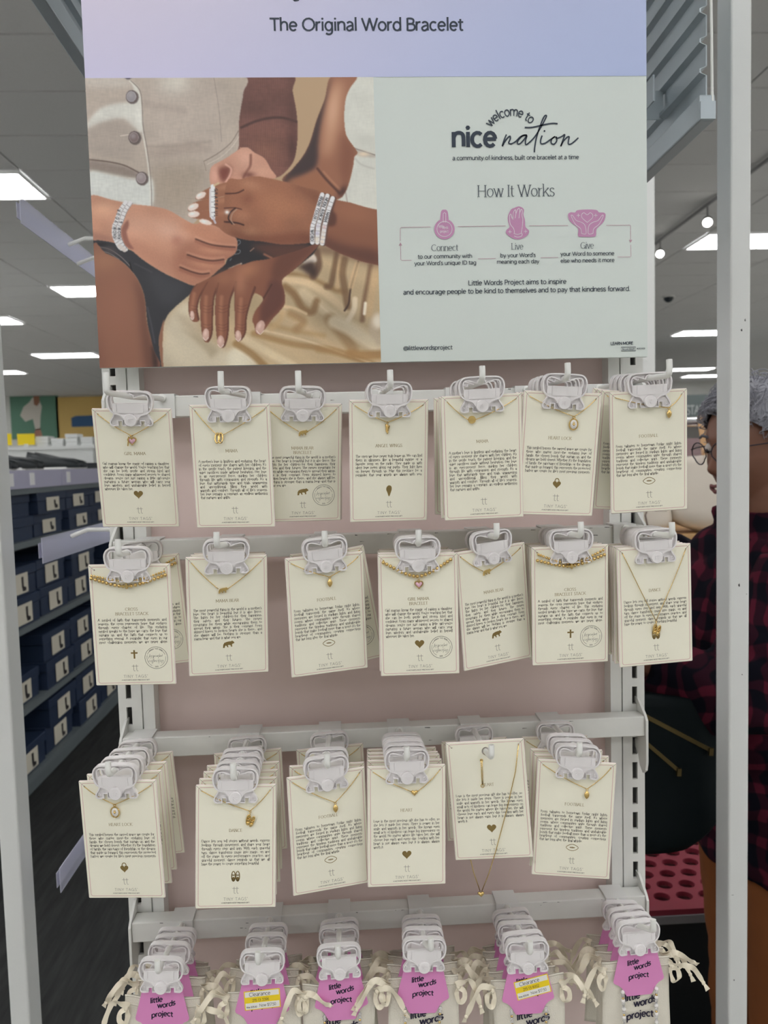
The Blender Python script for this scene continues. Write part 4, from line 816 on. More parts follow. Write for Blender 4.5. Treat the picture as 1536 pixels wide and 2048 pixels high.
# --- icons
def heart_pts(w, n=30):
    out = []
    for i in range(n):
        t = 2*PI*i/n; out.append((16*math.sin(t)**3*w/32, (13*math.cos(t)-5*math.cos(2*t)-2*math.cos(3*t)-math.cos(4*t)+2)*w/32))
    return out[::-1]
BEAR = [((x-1140)/8.3, -(z-1008)/8.3) for x, z in ((1098, 1035), (1112, 1034), (1112, 1024), (1118, 1016), (1124, 1018), (1130, 1030), (1140, 1030), (1134, 1016), (1140, 1012), (1154, 1014), (1158, 1028), (1168, 1026), (1165, 1012), (1170, 1004), (1182, 1000), (1183, 992), (1172, 982), (1165, 979), (1160, 984), (1145, 984), (1125, 988), (1108, 995), (1100, 1010))]
WING = [(q.x, q.y) for q in catmull([(-2, 3.5), (-2.5, 1), (-1.4, -2), (-.4, -5), (.6, -4.8), (1.6, -2), (2.5, 1), (2.2, 4), (0, 5)], 3, True)]
CROSS = [(-.75, -4), (.75, -4), (.75, .6), (3, .6), (3, 2), (.75, 2), (.75, 4), (-.75, 4), (-.75, 2), (-3, 2), (-3, .6), (-.75, .6)]
def ell(rx, rz, n=20, cx=0, cz=0, a0=0, a1=2*PI): return [(cx+rx*math.cos(a0+(a1-a0)*i/n), cz+rz*math.sin(a0+(a1-a0)*i/n)) for i in range(n)]
LENS = [(q.x, q.y) for q in catmull([(-5.6, 0), (-3.2, -2.2), (0, -3.1), (3.2, -2.2), (5.6, 0), (3.2, 2.2), (0, 3.1), (-3.2, 2.2)], 4, True)]
def icon(kind, cz, y, m):
    def F(P): m.flat([(x, z+cz) for x, z in P], y)
    if kind == 'heart': F(heart_pts(8.6))
    elif kind == 'bear': F(BEAR)
    elif kind == 'wing': F(WING)
    elif kind == 'cross': F(CROSS)
    elif kind == 'lock':
        F([(x, z-.8) for x, z in heart_pts(7.6)]); m.line([(x, z+cz) for x, z in ell(1.9, 2.4, 14, 0, 2.6, 0, PI)]+[(-1.9, cz+2.0)], .8, y)
    elif kind == 'football':
        m.line([(x, z+cz) for x, z in LENS], .5, y, True); m.line([(-2.4, cz), (2.4, cz)], .5, y)
        for k in range(-2, 3): m.line([(k*.85, cz-.9+abs(k)*.15), (k*.85, cz+.9-abs(k)*.15)], .38, y)
    elif kind == 'shoes':
        for s in (-1, 1):
            m.line([(x, z+cz) for x, z in ell(1.7, 4.5, 20, s*1.9, 0)], .75, y, True); F(ell(1.7, 2.0, 14, s*1.9, -2.6)); m.line([(s*.5, cz+1.8), (s*3.3, cz+.2)], .5, y); m.line([(s*3.3, cz+1.8), (s*.5, cz+.2)], .5, y)
TXT = {
 'girl_mama': (['GIRL MAMA'], ['Girl mamas know the magic of raising a daughter', "who will change the world. You're teaching her that", 'she can be both gentle and strong, kind and', 'confident. From many whispered secrets to shared', "dreams, you're not just raising a little girl—you're", 'nurturing a future woman who will carry your', 'love, wisdom, and unshakeable belief in herself', 'wherever life takes her.'], 'heart', 0),
 'mama': (['MAMA'], ["A mother's love is limitless and enduring, the heart", "of every moment she shares with her children. It's", 'in the gentle touch, the patient listening, and the', 'quiet sacrifices made without hesitation. Her love', 'is an ever-present force, guiding her children', "through life with compassion and strength. It's a", 'love that withstands time and trials, unwavering', 'and unconditional, filling their world with', "warmth and comfort. Through all of life's seasons,", 'her love remains a constant, an endless wellspring', 'that nurtures and uplifts.'], None, 0),
 'mama_bear_bracelet': (['MAMA BEAR', 'BRACELET'], ["The most powerful thing in the world is a mother's", 'love. Her heart is beautiful, but it is also fierce. She', 'fights for her children—for their happiness, their', 'safety, and their futures. She moves mountains for', 'them while encouraging them to spread their wings.', 'She is their constant. From skinned knees to', 'broken hearts she is there... and she always will be.', 'Nothing is stronger than a mama bear—and that is', 'what you are.'], 'bear', 1),
 'mama_bear': (['MAMA BEAR'], ["The most powerful thing in the world is a mother's", 'love. Her heart is beautiful, but it is also fierce.', 'She fights for her children—for their happiness,', 'their safety, and their futures. She moves', 'mountains for them while encouraging them to', 'spread their wings. She is their constant. From', 'skinned knees to broken hearts she is there... and', 'she always will be. Nothing is stronger than a', 'mama bear—and that is what you are.'], 'bear', 0),
 'angel_wings': (['ANGEL WINGS'], ['The ones we love never truly leave us. We can find', 'them in glimmers, like a beautiful sunrise or a', 'favorite song on the radio. They guide us with', 'silent love notes along our paths. Their light lives', 'on forever through us. May this necklace be a', 'reminder that your angels are always with you.'], 'wing', 0),
 'heart_lock': (['HEART LOCK'], ['This symbol honors the sacred space we create for', 'those who matter most—the enduring love of', 'family, the chosen bonds that sustain us, and the', "dreams we hold closest. Whether it's the foundation", 'of family, the sanctuary of friendship, or the dreams', 'that guide us forward, this represents the protected', "harbor we create for life's most precious moments."], 'lock', 0),
 'football': (['FOOTBALL'], ['From tailgates to hometown Friday night lights,', "football transcends the game itself. It's where", 'memories are forged in stadium lights and living', 'rooms, where communities unite through shared', 'traditions and collective spirit. These moments', 'represent the timeless traditions and unshakeable', "bonds that make football more than a sport—it's the", 'heartbeat of communities, creating connections', 'that last long after the final whistle.'], 'football', 0),
 'cross': (['CROSS', 'BRACELET STACK'], ['A symbol of faith that transcends moments and', 'seasons, the cross represents hope that endures', 'through every chapter of life. This enduring', 'symbol speaks to the hope we carry, the love that', 'sustains us, and the faith that connects us to', 'something eternal. A reminder that even in our', 'most challenging moments, we are never alone.'], 'cross', 1),
 'girl_mama_bracelet': (['GIRL MAMA', 'BRACELET'], None, 'heart', 1),
 'dance': (['DANCE'], ['Dance lets you tell stories without words, express', 'feelings through movement, and share your heart', 'through every step and spin. With each graceful', 'turn, dance transforms music into magic, on and', 'off the stage. In every performance, practice, and', 'graceful moment, dance reminds us that we all', 'have the power to create something beautiful.'], 'shoes', 0),
 'heart': (['HEART'], ['Love is the most precious gift she has to offer, so', 'she lets it guide her steps. There is power in her', 'smile and warmth in her words. She knows even', 'small acts of kindness can leave big impressions on', 'the world. No matter where life takes her, she will', 'choose love each and every day. Leading with her', 'heart is not always easy, but it is always, always', 'worth it.'], 'heart', 0)}
TXT['girl_mama_bracelet'] = (TXT['girl_mama_bracelet'][0], TXT['girl_mama'][1], 'heart', 1)
YP = -.12
def card_mesh(hole=False):
    W, H, T = 36, 112, 2.2
    me = sc(MB().box((-W, 0, -H), (W, T, 0))).mesh('card', M_card); bevel_mesh(me, .0007, 1)
    cut = MB()                                       # the punched holes are real holes
    for x, z, r in [(-30.8, -5, .8), (30.8, -5, .8)]+([(.6, -10, 4)] if hole else []): cut.prism(ell(r, r, 16, x, z), -2, T+2)
    oc = link('tmp_cut', sc(cut).mesh('tmp_cut', M_card)); oa = link('tmp_card', me); md = oa.modifiers.new('b', 'BOOLEAN'); md.operation = 'DIFFERENCE'; md.solver = 'EXACT'; md.object = oc
    bm = bmesh.new(); bm.from_mesh(oc.data); bmesh.ops.recalc_face_normals(bm, faces=bm.faces); bm.to_mesh(oc.data); bm.free()
    out = bpy.data.meshes.new_from_object(oa.evaluated_get(bpy.context.evaluated_depsgraph_get())); bpy.data.objects.remove(oa); bpy.data.objects.remove(oc)
    out.name = 'card'; out.materials.clear(); out.materials.append(M_card); out.materials.append(M_cardedge)
    for p in out.polygons: p.material_index = 0 if abs(p.normal.y) > .9 else 1
    return out
ME_CARD = card_mesh(); ME_CARDH = card_mesh(True)
def rrect(x, z0, z1, r):
    o = []
    for cx, cz, a in ((x-r, z1-r, 0), (-x+r, z1-r, PI/2), (-x+r, z0+r, PI), (x-r, z0+r, 1.5*PI)):
        o += [(cx+r*math.cos(a+k*PI/8), cz+r*math.sin(a+k*PI/8)) for k in range(5)]
    return o
ME_BORDER = sc(MB().line(rrect(33.3, -109.6, -2.2, 2), .55, YP, True)).mesh('border_line', M_pinkline)
ME_HOLES = []
for s in (-1, 1):
    _m = MB().line([(s*36, 0), (s*31.3, -4.4)], .25, YP); ME_HOLES.append(sc(_m).mesh('thread', M_thread))
_m = MB()
for s in (-1.3, 1.3): _m.line([(s, -92.6), (s, -97.6), (s+.5, -98.6), (s+1.4, -98.4)], .3, YP)
_m.line([(-2.9, -94), (2.9, -94)], .26, YP)
text(_m, 'TINY TAGS®', .4, -104.9, .37, YP, thick=.55, sp=1.45); text(_m, "A MOTHER'S MOST PRECIOUS GIFT", 0, -107.5, .125, YP, thick=1.25, wsc=1.42)
ME_LOGO = sc(_m).mesh('maker_logo', M_logo)
_m = MB()
_m.line(ell(10.2, 10.2, 40, 19.5, -86.5), .3, YP, True)
for a0, a1 in ((.35, 1.1), (2.0, 2.8), (2.85, 4.3), (5.1, 6.5)): _m.line(ell(8.4, 8.4, 16, 19.5, -86.5, a0, a1), .22, YP)
def warp_top(x, z): a = PI/2-x/8.5; return (19.5+(8.5+z)*math.cos(a), -86.5+(8.5+z)*math.sin(a))
text(_m, 'FROM THE NEW', 0, -.6, .17, YP, thick=.9, sp=1, warp=warp_top); text(_m, '2025', 19.5, -95.4, .16, YP, thick=.9)
text(_m, 'bracelet', 19, -85.6, .36, YP, thick=.5, slant=.35, xh=.7, sp=.3); text(_m, 'collection', 19, -90.2, .36, YP, thick=.5, slant=.35, xh=.7, sp=.2)
ME_STAMP = sc(_m).mesh('collection_stamp', M_txt)
PRINT = {}
def print_mesh(kind, gold=False):
    kk_ = kind; kind_key = (kind, gold)
    if kind_key in PRINT: return PRINT[kind_key]
    title, body, ic_, st = TXT[kind]
    t = MB()
    if len(title) == 2:
        text(t, title[0], 0, -42.2, .37, YP, thick=.8, thin=.42, serif=True, sp=.5); text(t, title[1], 0, -46.4, .37, YP, thick=.8, thin=.42, serif=True, sp=.5)
    else: text(t, title[0], 0, -42.6, .37, YP, thick=.8, thin=.42, serif=True, sp=.6)
    b = MB(); z = -50.4 if len(body) == 9 else -51.6; dz = {9: 3.33, 11: 3.3}.get(len(body), 3.43)
    for i, ln in enumerate(body):
        last = i == len(body)-1
        nat = text_w(ln, .292)
        k = min(1.0, 61/nat)
        if last and nat*k < 52: text(b, ln, -30.5, z, .292, YP, thick=.98, thin=.55, serif=True, xh=.84, align='l', wsc=.95, width=text_w(ln, .292)*.95+.35*ln.count(' '))
        else:
            ns = ln.count(' '); kk = min(1.02, (61-ns*.92)/(nat-ns*2.4*.292))
            text(b, ln, -30.5, z, .292, YP, thick=.98, thin=.55, serif=True, xh=.84, align='l', wsc=kk, width=61)
        z -= dz
    PRINT[kind_key] = (sc(t).mesh('title_text', M_goldf), PRINT[(kind, not gold)][1] if (kind, not gold) in PRINT else sc(b).mesh('body_text', M_txt)); return PRINT[kind_key]
ICN = {}
def icon_mesh(kind, m_, cz):
    k = (kind, m_.name, cz)
    if k not in ICN: mb = MB(); icon(kind, cz, YP, mb); ICN[k] = sc(mb).mesh('foil_icon', m_)
    return ICN[k]
# --- pendants (mm, centred on 0,0; front -y)
PEN = {}
def puff(poly, y0, y1, k=.72):
    m = MB(); n = len(poly); cx = sum(p[0] for p in poly)/n; cz = sum(p[1] for p in poly)/n
    vs = [(cx+(x-cx)*k, y0, cz+(z-cz)*k) for x, z in poly]+[(x, (y0+y1)/2, z) for x, z in poly]+[(cx+(x-cx)*k, y1, cz+(z-cz)*k) for x, z in poly]
    fs = [tuple(range(n)), tuple(range(3*n-1, 2*n-1, -1))]
    for r in (0, n):
        for i in range(n): fs.append((r+i, r+n+i, r+n+(i+1) % n, r+(i+1) % n))
    return m.add(vs, fs)
def ring(m, cx, cz, r, w, y=-1.5): m.tube([(cx+r*math.cos(2*PI*k/12), y, cz+r*math.sin(2*PI*k/12)) for k in range(12)], w, 6, closed=True)
def pendant(kind):
    """[(name, mesh)], first is the pendant, the others its sub-parts"""
    if kind in PEN: return PEN[kind]
    out = []
    if kind == 'heart': out = [('pendant', sc(puff(heart_pts(6.4, 24), -2.6, -.4)).mesh('pendant', M_gold, True))]
    elif kind == 'bear': out = [('pendant', sc(puff([(x*.85, z*.85) for x, z in BEAR], -1.8, -.5, .94)).mesh('pendant', M_gold))]
    elif kind == 'disc':
        m = puff(ell(3.5, 3.5, 24), -1.9, -.5, .9); out = [('pendant', sc(m).mesh('pendant', M_gold, .5))]; t = MB(); text(t, 'mama', 0, -.7, .26, -1.85, thick=.9); out.append(('engraving', raised(sc(t).mesh('engraving', M_gold), .0003)))
    elif kind == 'football':
        m = MB(); n = 12; prof = [(.05, 4), (1.2, 3), (2.1, 1.4), (2.4, 0), (2.1, -1.4), (1.2, -3), (.05, -4)]; vs = []; fs = []
        for r, z in prof:
            for k in range(n): vs.append((r*math.cos(2*PI*k/n), -2.0+.7*r*math.sin(2*PI*k/n), z))
        for i in range(len(prof)-1):
            for k in range(n): fs.append((i*n+k, i*n+(k+1) % n, (i+1)*n+(k+1) % n, (i+1)*n+k))
        m.add(vs, fs); m.tube([(-.1, -3.75, 1.6), (0, -3.9, 0), (.1, -3.75, -1.6)], .22, 5)
        for z in (-1, -.3, .4, 1.1): m.tube([(-.7, -3.7, z), (.7, -3.7, z)], .16, 5)
        ring(m, 0, 4.9, 1.0, .3, -2); out = [('pendant', sc(m).mesh('pendant', M_gold, True))]
    elif kind == 'oval':
        m = MB(); m.tube([(3.9*math.cos(a), -1.8, 4.8*math.sin(a)) for a in np.linspace(0, 2*PI, 29)[:-1]], .6, 6, closed=True); m.prism(ell(3.6, 4.5, 20), -1.6, -.6); ring(m, 0, 6.3, 1.1, .35); out = [('pendant', sc(m).mesh('pendant', M_gold, .7))]
        out.append(('pearl_face', sc(puff(ell(3.4, 4.3, 24), -2.3, -1.2, .9)).mesh('pearl_face', M_pearl, True))); g = puff([(x, z-.3) for x, z in heart_pts(2.7, 16)], -3, -2, .7); ring(g, 0, 1.5, .7, .25, -2.5); out.append(('gold_lock', sc(g).mesh('gold_lock', M_gold, True)))
    elif kind == 'wing':
        m = MB()
        for k in range(7):
            t = k/6; m.tube([(-2+.5*t, -1.6, 3.4-6*t), (-.2+t*.2, -2.3, 2.2-6.6*t), (1.9-1.4*t, -1.6, 1.8-6*t)], .62-.25*t, 6)
        m.tube([(0, -1.8, 4.2), (-.6, -2, 0), (0, -1.8, -5)], .6, 6); ring(m, 0, 4.8, .8, .25); out = [('pendant', sc(m).mesh('pendant', M_gold, True))]
    elif kind == 'rings':
        m = MB()
        for cx in (-1.6, 1.4): m.tube([(cx+1.9*math.cos(a), -2.6+2.4*math.sin(a)*.7, 4.2*math.sin(a)) for a in np.linspace(0, 2*PI, 25)[:-1]], .75, 6, closed=True)
        out = [('pendant', sc(m).mesh('pendant', M_gold, True)), ('crystal', sc(MB().ball((2.2, -4, -3.6), 1.1, 8, 6)).mesh('crystal', M_crystal))]
    elif kind == 'pink_heart' or kind == 'heart_hand':
        h = heart_pts(7.6, 24); m = MB(); m.ribbon(h, .7, -2.6, -.5, True); ring(m, 0, 4.2, .9, .3)
        if kind == 'heart_hand': m.tube([(-2.4, -2.6, 4.4), (-3.2, -2.9, 0), (-3.9, -2.6, -4.2)], .55, 6); m.ball((-3, -2.8, 2.6), .8, 8, 6); m.ball((-.6, -2.2, 5.2), .9, 8, 6)
        out = [('pendant', sc(m).mesh('pendant', M_gold, .7)), ('pink_stone', sc(puff([(x*.92, z*.92) for x, z in h], -2.5, -.9, .8)).mesh('pink_stone', M_pinkgem, True))]
    elif kind == 'shoes':
        m = MB(); d = MB()
        for s, an in ((-1, .12), (1, .3)):
            ca, sa = math.cos(an), math.sin(an); cx, cz = s*1.7+.4, (0.8 if s < 0 else -.8)
            T = lambda x, z: (cx+x*ca+z*-sa*-1, cz-x*sa*-1+z*ca)
            P = [T(x, z) for x, z in ell(1.8, 4.6, 20)]
            m.tube([(x, -1.9, z) for x, z in P], .55, 6, closed=True); m.ball((T(0, -3)[0], -1.7, T(0, -3)[1]), 1.5, 10, 6, (1, .7, 1.1)); m.tube([(T(-1.5, 1.2)[0], -2.3, T(-1.5, 1.2)[1]), (T(1.5, -.4)[0], -2.3, T(1.5, -.4)[1])], .35, 5); m.tube([(T(1.5, 1.2)[0], -2.3, T(1.5, 1.2)[1]), (T(-1.5, -.4)[0], -2.3, T(-1.5, -.4)[1])], .35, 5)
            d.prism([T(x*.9, z*.9) for x, z in ell(1.7, 4.2, 16)], -1.4, -.6)
        m.tube([(0, -1.8, 5), (.2, -1.8, 6.4), (.2, -1.8, 7.2)], .4, 6); ring(m, .2, 8, .9, .3); out = [('pendant', sc(m).mesh('pendant', M_gold, True)), ('shoe_insole', sc(d).mesh('shoe_insole', M_gold))]
    PEN[kind] = out; return out
TOPZ = {'heart': 1.5, 'bear': 1.6, 'disc': 0, 'football': 5.4, 'oval': 7, 'wing': 5.2, 'rings': 1, 'pink_heart': 4.6, 'heart_hand': 5, 'shoes': 8.6}
def chain_mesh(px, pz, kind):
    m = MB()
    if kind in ('bear', 'disc', 'heart'):
        l = {'bear': 4.2, 'disc': 3.2, 'heart': 3}[kind]; tz = pz+TOPZ[kind]
        segs = (((-30.8, -5), (px-l, tz)), ((30.8, -5), (px+l, tz)))
    else:
        tz = pz+TOPZ[kind]; segs = (((-30.8, -5), (px, tz)), ((30.8, -5), (px, tz)))
    for a, b in segs:
        n = 10; m.tube([(a[0]+(b[0]-a[0])*i/n, -.35-1.1*min(1, 4*i/n)*(1 if i < n else 1.2), a[1]+(b[1]-a[1])*i/n-1.2*math.sin(PI*i/n)) for i in range(n+1)], .36, 6)
    return sc(m).mesh('chain', M_gold, True)
def beads_mesh(strands, r):
    m = MB()
    for (a, mid, b, rr) in strands:
        pts = catmull([a, mid, b], 40); L = 0; last = None
        for p in pts:
            if last is None or (Vector(p)-last).length >= 2*rr*.98: m.ball((p.x, -rr-.3, p.y), rr, 10, 7); last = Vector(p)
    return sc(m).mesh('bead_strand', M_gold, True)
# --- one carded piece
def card_item(name, label, cat, loc, rot, kind, pend=None, ppos=None, icon_m=None, front=True, group=None, hanger=True, beads=None, hole=False, gold=False):
    t = thing(name, label, cat, loc, rot, group)
    c = link('card', ME_CARDH if hole else ME_CARD, t)
    link('border_line', ME_BORDER, c); link('thread', ME_HOLES[0], c); link('thread', ME_HOLES[1], c)
    tt, bb = print_mesh(kind, gold); link('title_text', tt, c); link('body_text', bb, c); link('maker_logo', ME_LOGO, c)
    if TXT[kind][3]: link('collection_stamp', ME_STAMP, c)
    if TXT[kind][2]: link('foil_icon', icon_mesh(TXT[kind][2], icon_m or M_goldf, -80.5 if kind == 'girl_mama' else -83), c)
    if hanger: add_hanger(t, front)
    if beads is not None: link('bead_strand', beads, t)
    if pend:
        if beads is None: link('chain', chain_mesh(ppos[0], ppos[1], pend), t)
        P = pendant(pend); p = link('pendant', P[0][1], t, (ppos[0]*mm, 0, ppos[1]*mm))
        for nm, me in P[1:]: link(nm, me, p)
    return t
POSE = {
 '1A':((-0.2296,-0.1484,1.5036),(0.206,0.027,-0.023),(-1.3,-29.7)),
 '1B':((-0.1406,-0.1554,1.5048),(0.134,0.013,-0.064),(-10.1,-29.5)),
 '1C':((-0.0742,-0.1659,1.5030),(0.244,0.014,0.114),(0.7,-26.7)),
 '1D':((0.0033,-0.1674,1.5048),(0.154,0.008,0.070),(-1.5,-25.4)),
 '1E':((0.0850,-0.1762,1.5066),(0.081,-0.020,-0.012),(-9.1,-21.8)),
 '1F':((0.1598,-0.1726,1.5076),(0.078,0.059,0.056),(11.1,-28.5)),
 '1G':((0.2405,-0.1650,1.5079),(0.077,-0.033,-0.019),(18.3,-22.3)),
 '2A':((-0.2314,-0.1741,1.3650),(0.088,0.015,-0.023),(-3.4,-18.7)),
 '2B':((-0.1464,-0.1685,1.3688),(0.119,0.018,0.140),(-3.5,-31.4)),
 '2C':((-0.0587,-0.1680,1.3671),(0.092,-0.035,0.216),(3.3,-26.0)),
 '2D':((0.0250,-0.1731,1.3656),(0.034,-0.002,-0.014),(0.5,-27.8)),
 '2E':((0.0939,-0.1599,1.3682),(0.035,-0.076,0.296),(-6.0,-22.5)),
 '2F':((0.1665,-0.1655,1.3677),(0.055,-0.011,0.020),(-1.1,-18.2)),
 '2G':((0.2445,-0.1668,1.3654),(0.020,-0.029,0.077),(-0.4,-78.5)),
 '3A':((-0.2509,-0.1755,1.1702),(0.035,-0.018,-0.120),(-3.4,-28.8)),
 '3B':((-0.1444,-0.1793,1.1630),(-0.051,0.037,0.007),(12.7,-32.1)),
 '3C':((-0.0634,-0.1754,1.1690),(0.018,-0.023,0.190),(6.7,-34.4)),
 '3D':((0.0102,-0.1739,1.1714),(-0.034,0.026,0.035),(7.1,-25.3)),
 '3E':((0.0830,-0.1706,1.1902),(-0.016,-0.062,-0.128),(-14.9,-144.4)),
 '3F':((0.1676,-0.1767,1.1693),(0.016,0.062,-0.106),(10.2,-30.7)),
 '4A':((-0.220,-0.172,0.9845),(-.03,0.03,-.05),None), '4B':((-0.128,-0.172,0.987),(-.03,0.04,0.03),None), '4C':((-0.057,-0.172,0.988),(-.03,-0.02,0.0),None),
 '4D':((0.022,-0.172,0.990),(-.03,0.05,0.02),None), '4E':((0.119,-0.172,0.983),(-.03,-0.01,0.0),None), '4F':((0.225,-0.172,0.995),(-.03,-0.01,0.05),None)}
TIP = {'1A': (-.235, 1.530), '1B': (-.14, 1.529), '1C': (-.075, 1.528), '1D': (.003, 1.527), '1E': (.082, 1.528), '1F': (.156, 1.529), '1G': (.245, 1.531), '2A': (-.232, 1.390), '2B': (-.149, 1.392), '2C': (-.057, 1.390), '2D': (.024, 1.39), '2E': (.092, 1.389), '2F': (.166, 1.391), '2G': (.247, 1.386), '3A': (-.25, 1.195), '3B': (-.143, 1.191), '3C': (-.061, 1.196), '3D': (.009, 1.197), '3E': (.084, 1.196), '3F': (.163, 1.195), '4A': (-.216, 1.009), '4B': (-.128, 1.007), '4C': (-.057, 1.008), '4D': (.026, 1.008), '4E': (.116, 1.009), '4F': (.229, 1.01)}
RAILX = {'2A': -.252, '2B': -.164, '2C': -.062, '2D': .031, '2E': .106, '2F': .188, '2G': .268, '3A': -.27, '3B': -.153, '3C': -.064, '3D': .013, '3E': .094, '3F': .184, '4A': -.235, '4B': -.137, '4C': -.06, '4D': .031, '4E': .13, '4F': .256}
M_saddle = mat('saddle_plate', rgb(226, 226, 224), .42)
def nearer(k, y):
    l, r, p = POSE[k]; v = Vector(l)-CAM; POSE[k] = (tuple(CAM+v*((y-CAM.y)/v.y)), r, p)
nearer('1B', -.167); nearer('1C', -.156)
ROD = {}
hooklab = {1: 'topmost rail', 2: 'second rail', 3: 'third rail', 4: 'lowest rail'}
SHORT = {'1A': 'GIRL MAMA necklace card', '1B': 'MAMA card with two rings', '1C': 'front MAMA BEAR BRACELET card', '1D': 'ANGEL WINGS card', '1E': 'MAMA card with the round disc', '1F': 'topmost HEART LOCK card', '1G': 'topmost FOOTBALL card', '2A': 'rail-end CROSS card', '2B': 'upright MAMA BEAR card', '2C': 'second-rail FOOTBALL card', '2D': 'front GIRL MAMA BRACELET card', '2E': 'tilted MAMA BEAR card', '2F': 'CROSS card beside the DANCE card', '2G': 'long-chain DANCE card', '3A': 'third-rail HEART LOCK card', '3B': 'DANCE card with shoes print', '3C': 'tilted third-rail FOOTBALL card', '3D': 'HEART card with hanger', '3E': 'loose HEART card', '3F': 'inward-swung FOOTBALL card', '4A': 'pouch by the carpet end', '4B': 'level Clearance sticker tag', '4C': 'tag beside the level Clearance sticker', '4D': 'tag beside the tilted Clearance sticker', '4E': 'tilted Clearance sticker tag', '4F': 'pearl bracelet tag'}
def make_hook(k):
    row = int(k[0]); loc, rot, _ = POSE[k]; R = Euler(rot, 'XYZ').to_matrix(); zt = ROWS[row]
    up = 10.8*mm if k != '3E' else -10*mm
    Af = Vector(loc)+R@Vector((.6*mm if k == '3E' else 0, 0, up))
    xr = RAILX.get(k, Af.x); Bk = Vector((xr, -.026, zt-.003))
    tx, tz = TIP[k]; Tp = Vector((tx, -.2, tz))
    ROD[k] = (Af, Bk)
    t = thing('display_hook', 'white steel peg hook on the %s, carrying the %s' % (hooklab[row], SHORT[k]), 'hook', Bk)
    end = Vector((tx, -.1965, max(Tp.z-.016, Af.z+(Af.z-Bk.z)/max(1e-3, Bk.y-Af.y)*(Af.y+.1965)*1.0)))
    mid = Af+(end-Af)*.55
    path = [Bk, Bk+(Af-Bk)*.5, Af, mid, end, Vector((tx, -.2005, end.z+.004)), Vector((tx, -.2, max(Tp.z, end.z+.012)))]
    P = [Bk+(Af-Bk)*i/3 for i in range(3)]+catmull([Af, mid, end, path[5], path[6]], 5)
    MB().tube([p-Bk for p in P], .00265, 12).build('rod', M_wire, t, .8)
    s = MB(); w_ = .0125
    s.prism([(-.0025, -.021), (.0003, -.021), (.0003, .0036), (.0235, .0036), (.0235, -.012), (.0247, -.012), (.0247, .0048), (-.0025, .0048)][::-1], -w_, w_, 'yz')
    s.build('saddle_clip', M_saddle, t); MB().tube([(0, -.0025, 0), (0, -.006, .0005)], .0042, 10).build('weld_collar', M_wire, t)
for k in POSE: make_hook(k)
bead2A = beads_mesh((((-33, -9.5), (0, -15), (33, -6), 1.05), ((-33, -12), (-2, -19.5), (33, -9.5), 1.6)), 1.5)
bead2D = beads_mesh((((-31, -6.5), (0, -20), (31, -5), 1.65),), 1.6)
bead2F = beads_mesh((((-30, -6.5), (0, -16), (31, -5), 1.2), ((-31, -12), (0, -18.5), (33, -9), 1.6)), 1.5)
crossm = MB()
def cross_part(t, x, z, tall=1):
    m = MB(); m.prism([(a*1.1+x, b*.85+z) for a, b in [(p[1]*1.0, -p[0]) for p in CROSS]][::1], -4.4, -3.2); sc(m).build('cross_charm', M_gold, t)
DEF = {
 '1A': ('girl_mama', 'heart_hand', M_goldf, 'cream GIRL MAMA necklace card with pink heart charm, at the end of the topmost rail'), '1B': ('mama', 'rings', None, 'cream MAMA necklace card with two gold rings and crystal, overlapping the MAMA BEAR BRACELET card'),
 '1C': ('mama_bear_bracelet', 'bear', M_brown, 'front cream MAMA BEAR BRACELET card with bear print and round stamp'), '1D': ('angel_wings', 'wing', M_black, 'cream ANGEL WINGS necklace card with small gold wing'),
 '1E': ('mama', 'disc', None, 'cream MAMA necklace card with a small round gold disc'), '1F': ('heart_lock', 'oval', M_copper, 'front cream HEART LOCK card on the topmost rail'),
 '1G': ('football', 'football', M_brown, 'cream FOOTBALL card with the gold football far to one side, on the topmost rail'), '2A': ('cross', None, M_goldf, 'front cream CROSS BRACELET STACK card at the rail end beside the shoe shelves'),
 '2B': ('mama_bear', 'bear', M_brown, 'upright cream MAMA BEAR necklace card with bear print'), '2C': ('football', 'football', M_brown, 'cream FOOTBALL necklace card on the second rail, under the MAMA BEAR BRACELET card'),
 '2D': ('girl_mama_bracelet', 'pink_heart', M_olive, 'cream GIRL MAMA BRACELET card with gold beads and pink heart'), '2E': ('mama_bear', 'bear', M_maroon, 'tilted cream MAMA BEAR necklace card hanging beside a CROSS BRACELET STACK card'),
 '2F': ('cross', None, M_maroon, 'front cream CROSS BRACELET STACK card between the tilted MAMA BEAR and DANCE cards'), '2G': ('dance', 'shoes', M_black, 'cream DANCE card with long chain and ballet shoes hanging low over the text'),
 '3A': ('heart_lock', 'oval', M_goldf, 'front cream HEART LOCK card on the third rail'), '3B': ('dance', 'shoes', M_black, 'front cream DANCE card on the third rail with ballet shoes print'),
 '3C': ('football', 'football', M_goldf, 'tilted cream FOOTBALL card on the third rail beside the DANCE card'), '3D': ('heart', 'heart', M_olive, 'cream HEART card with hanger and gold heart at its neckline'),
 '3F': ('football', 'football', M_olive, 'cream FOOTBALL card on the third rail, its lower edge swung inward')}
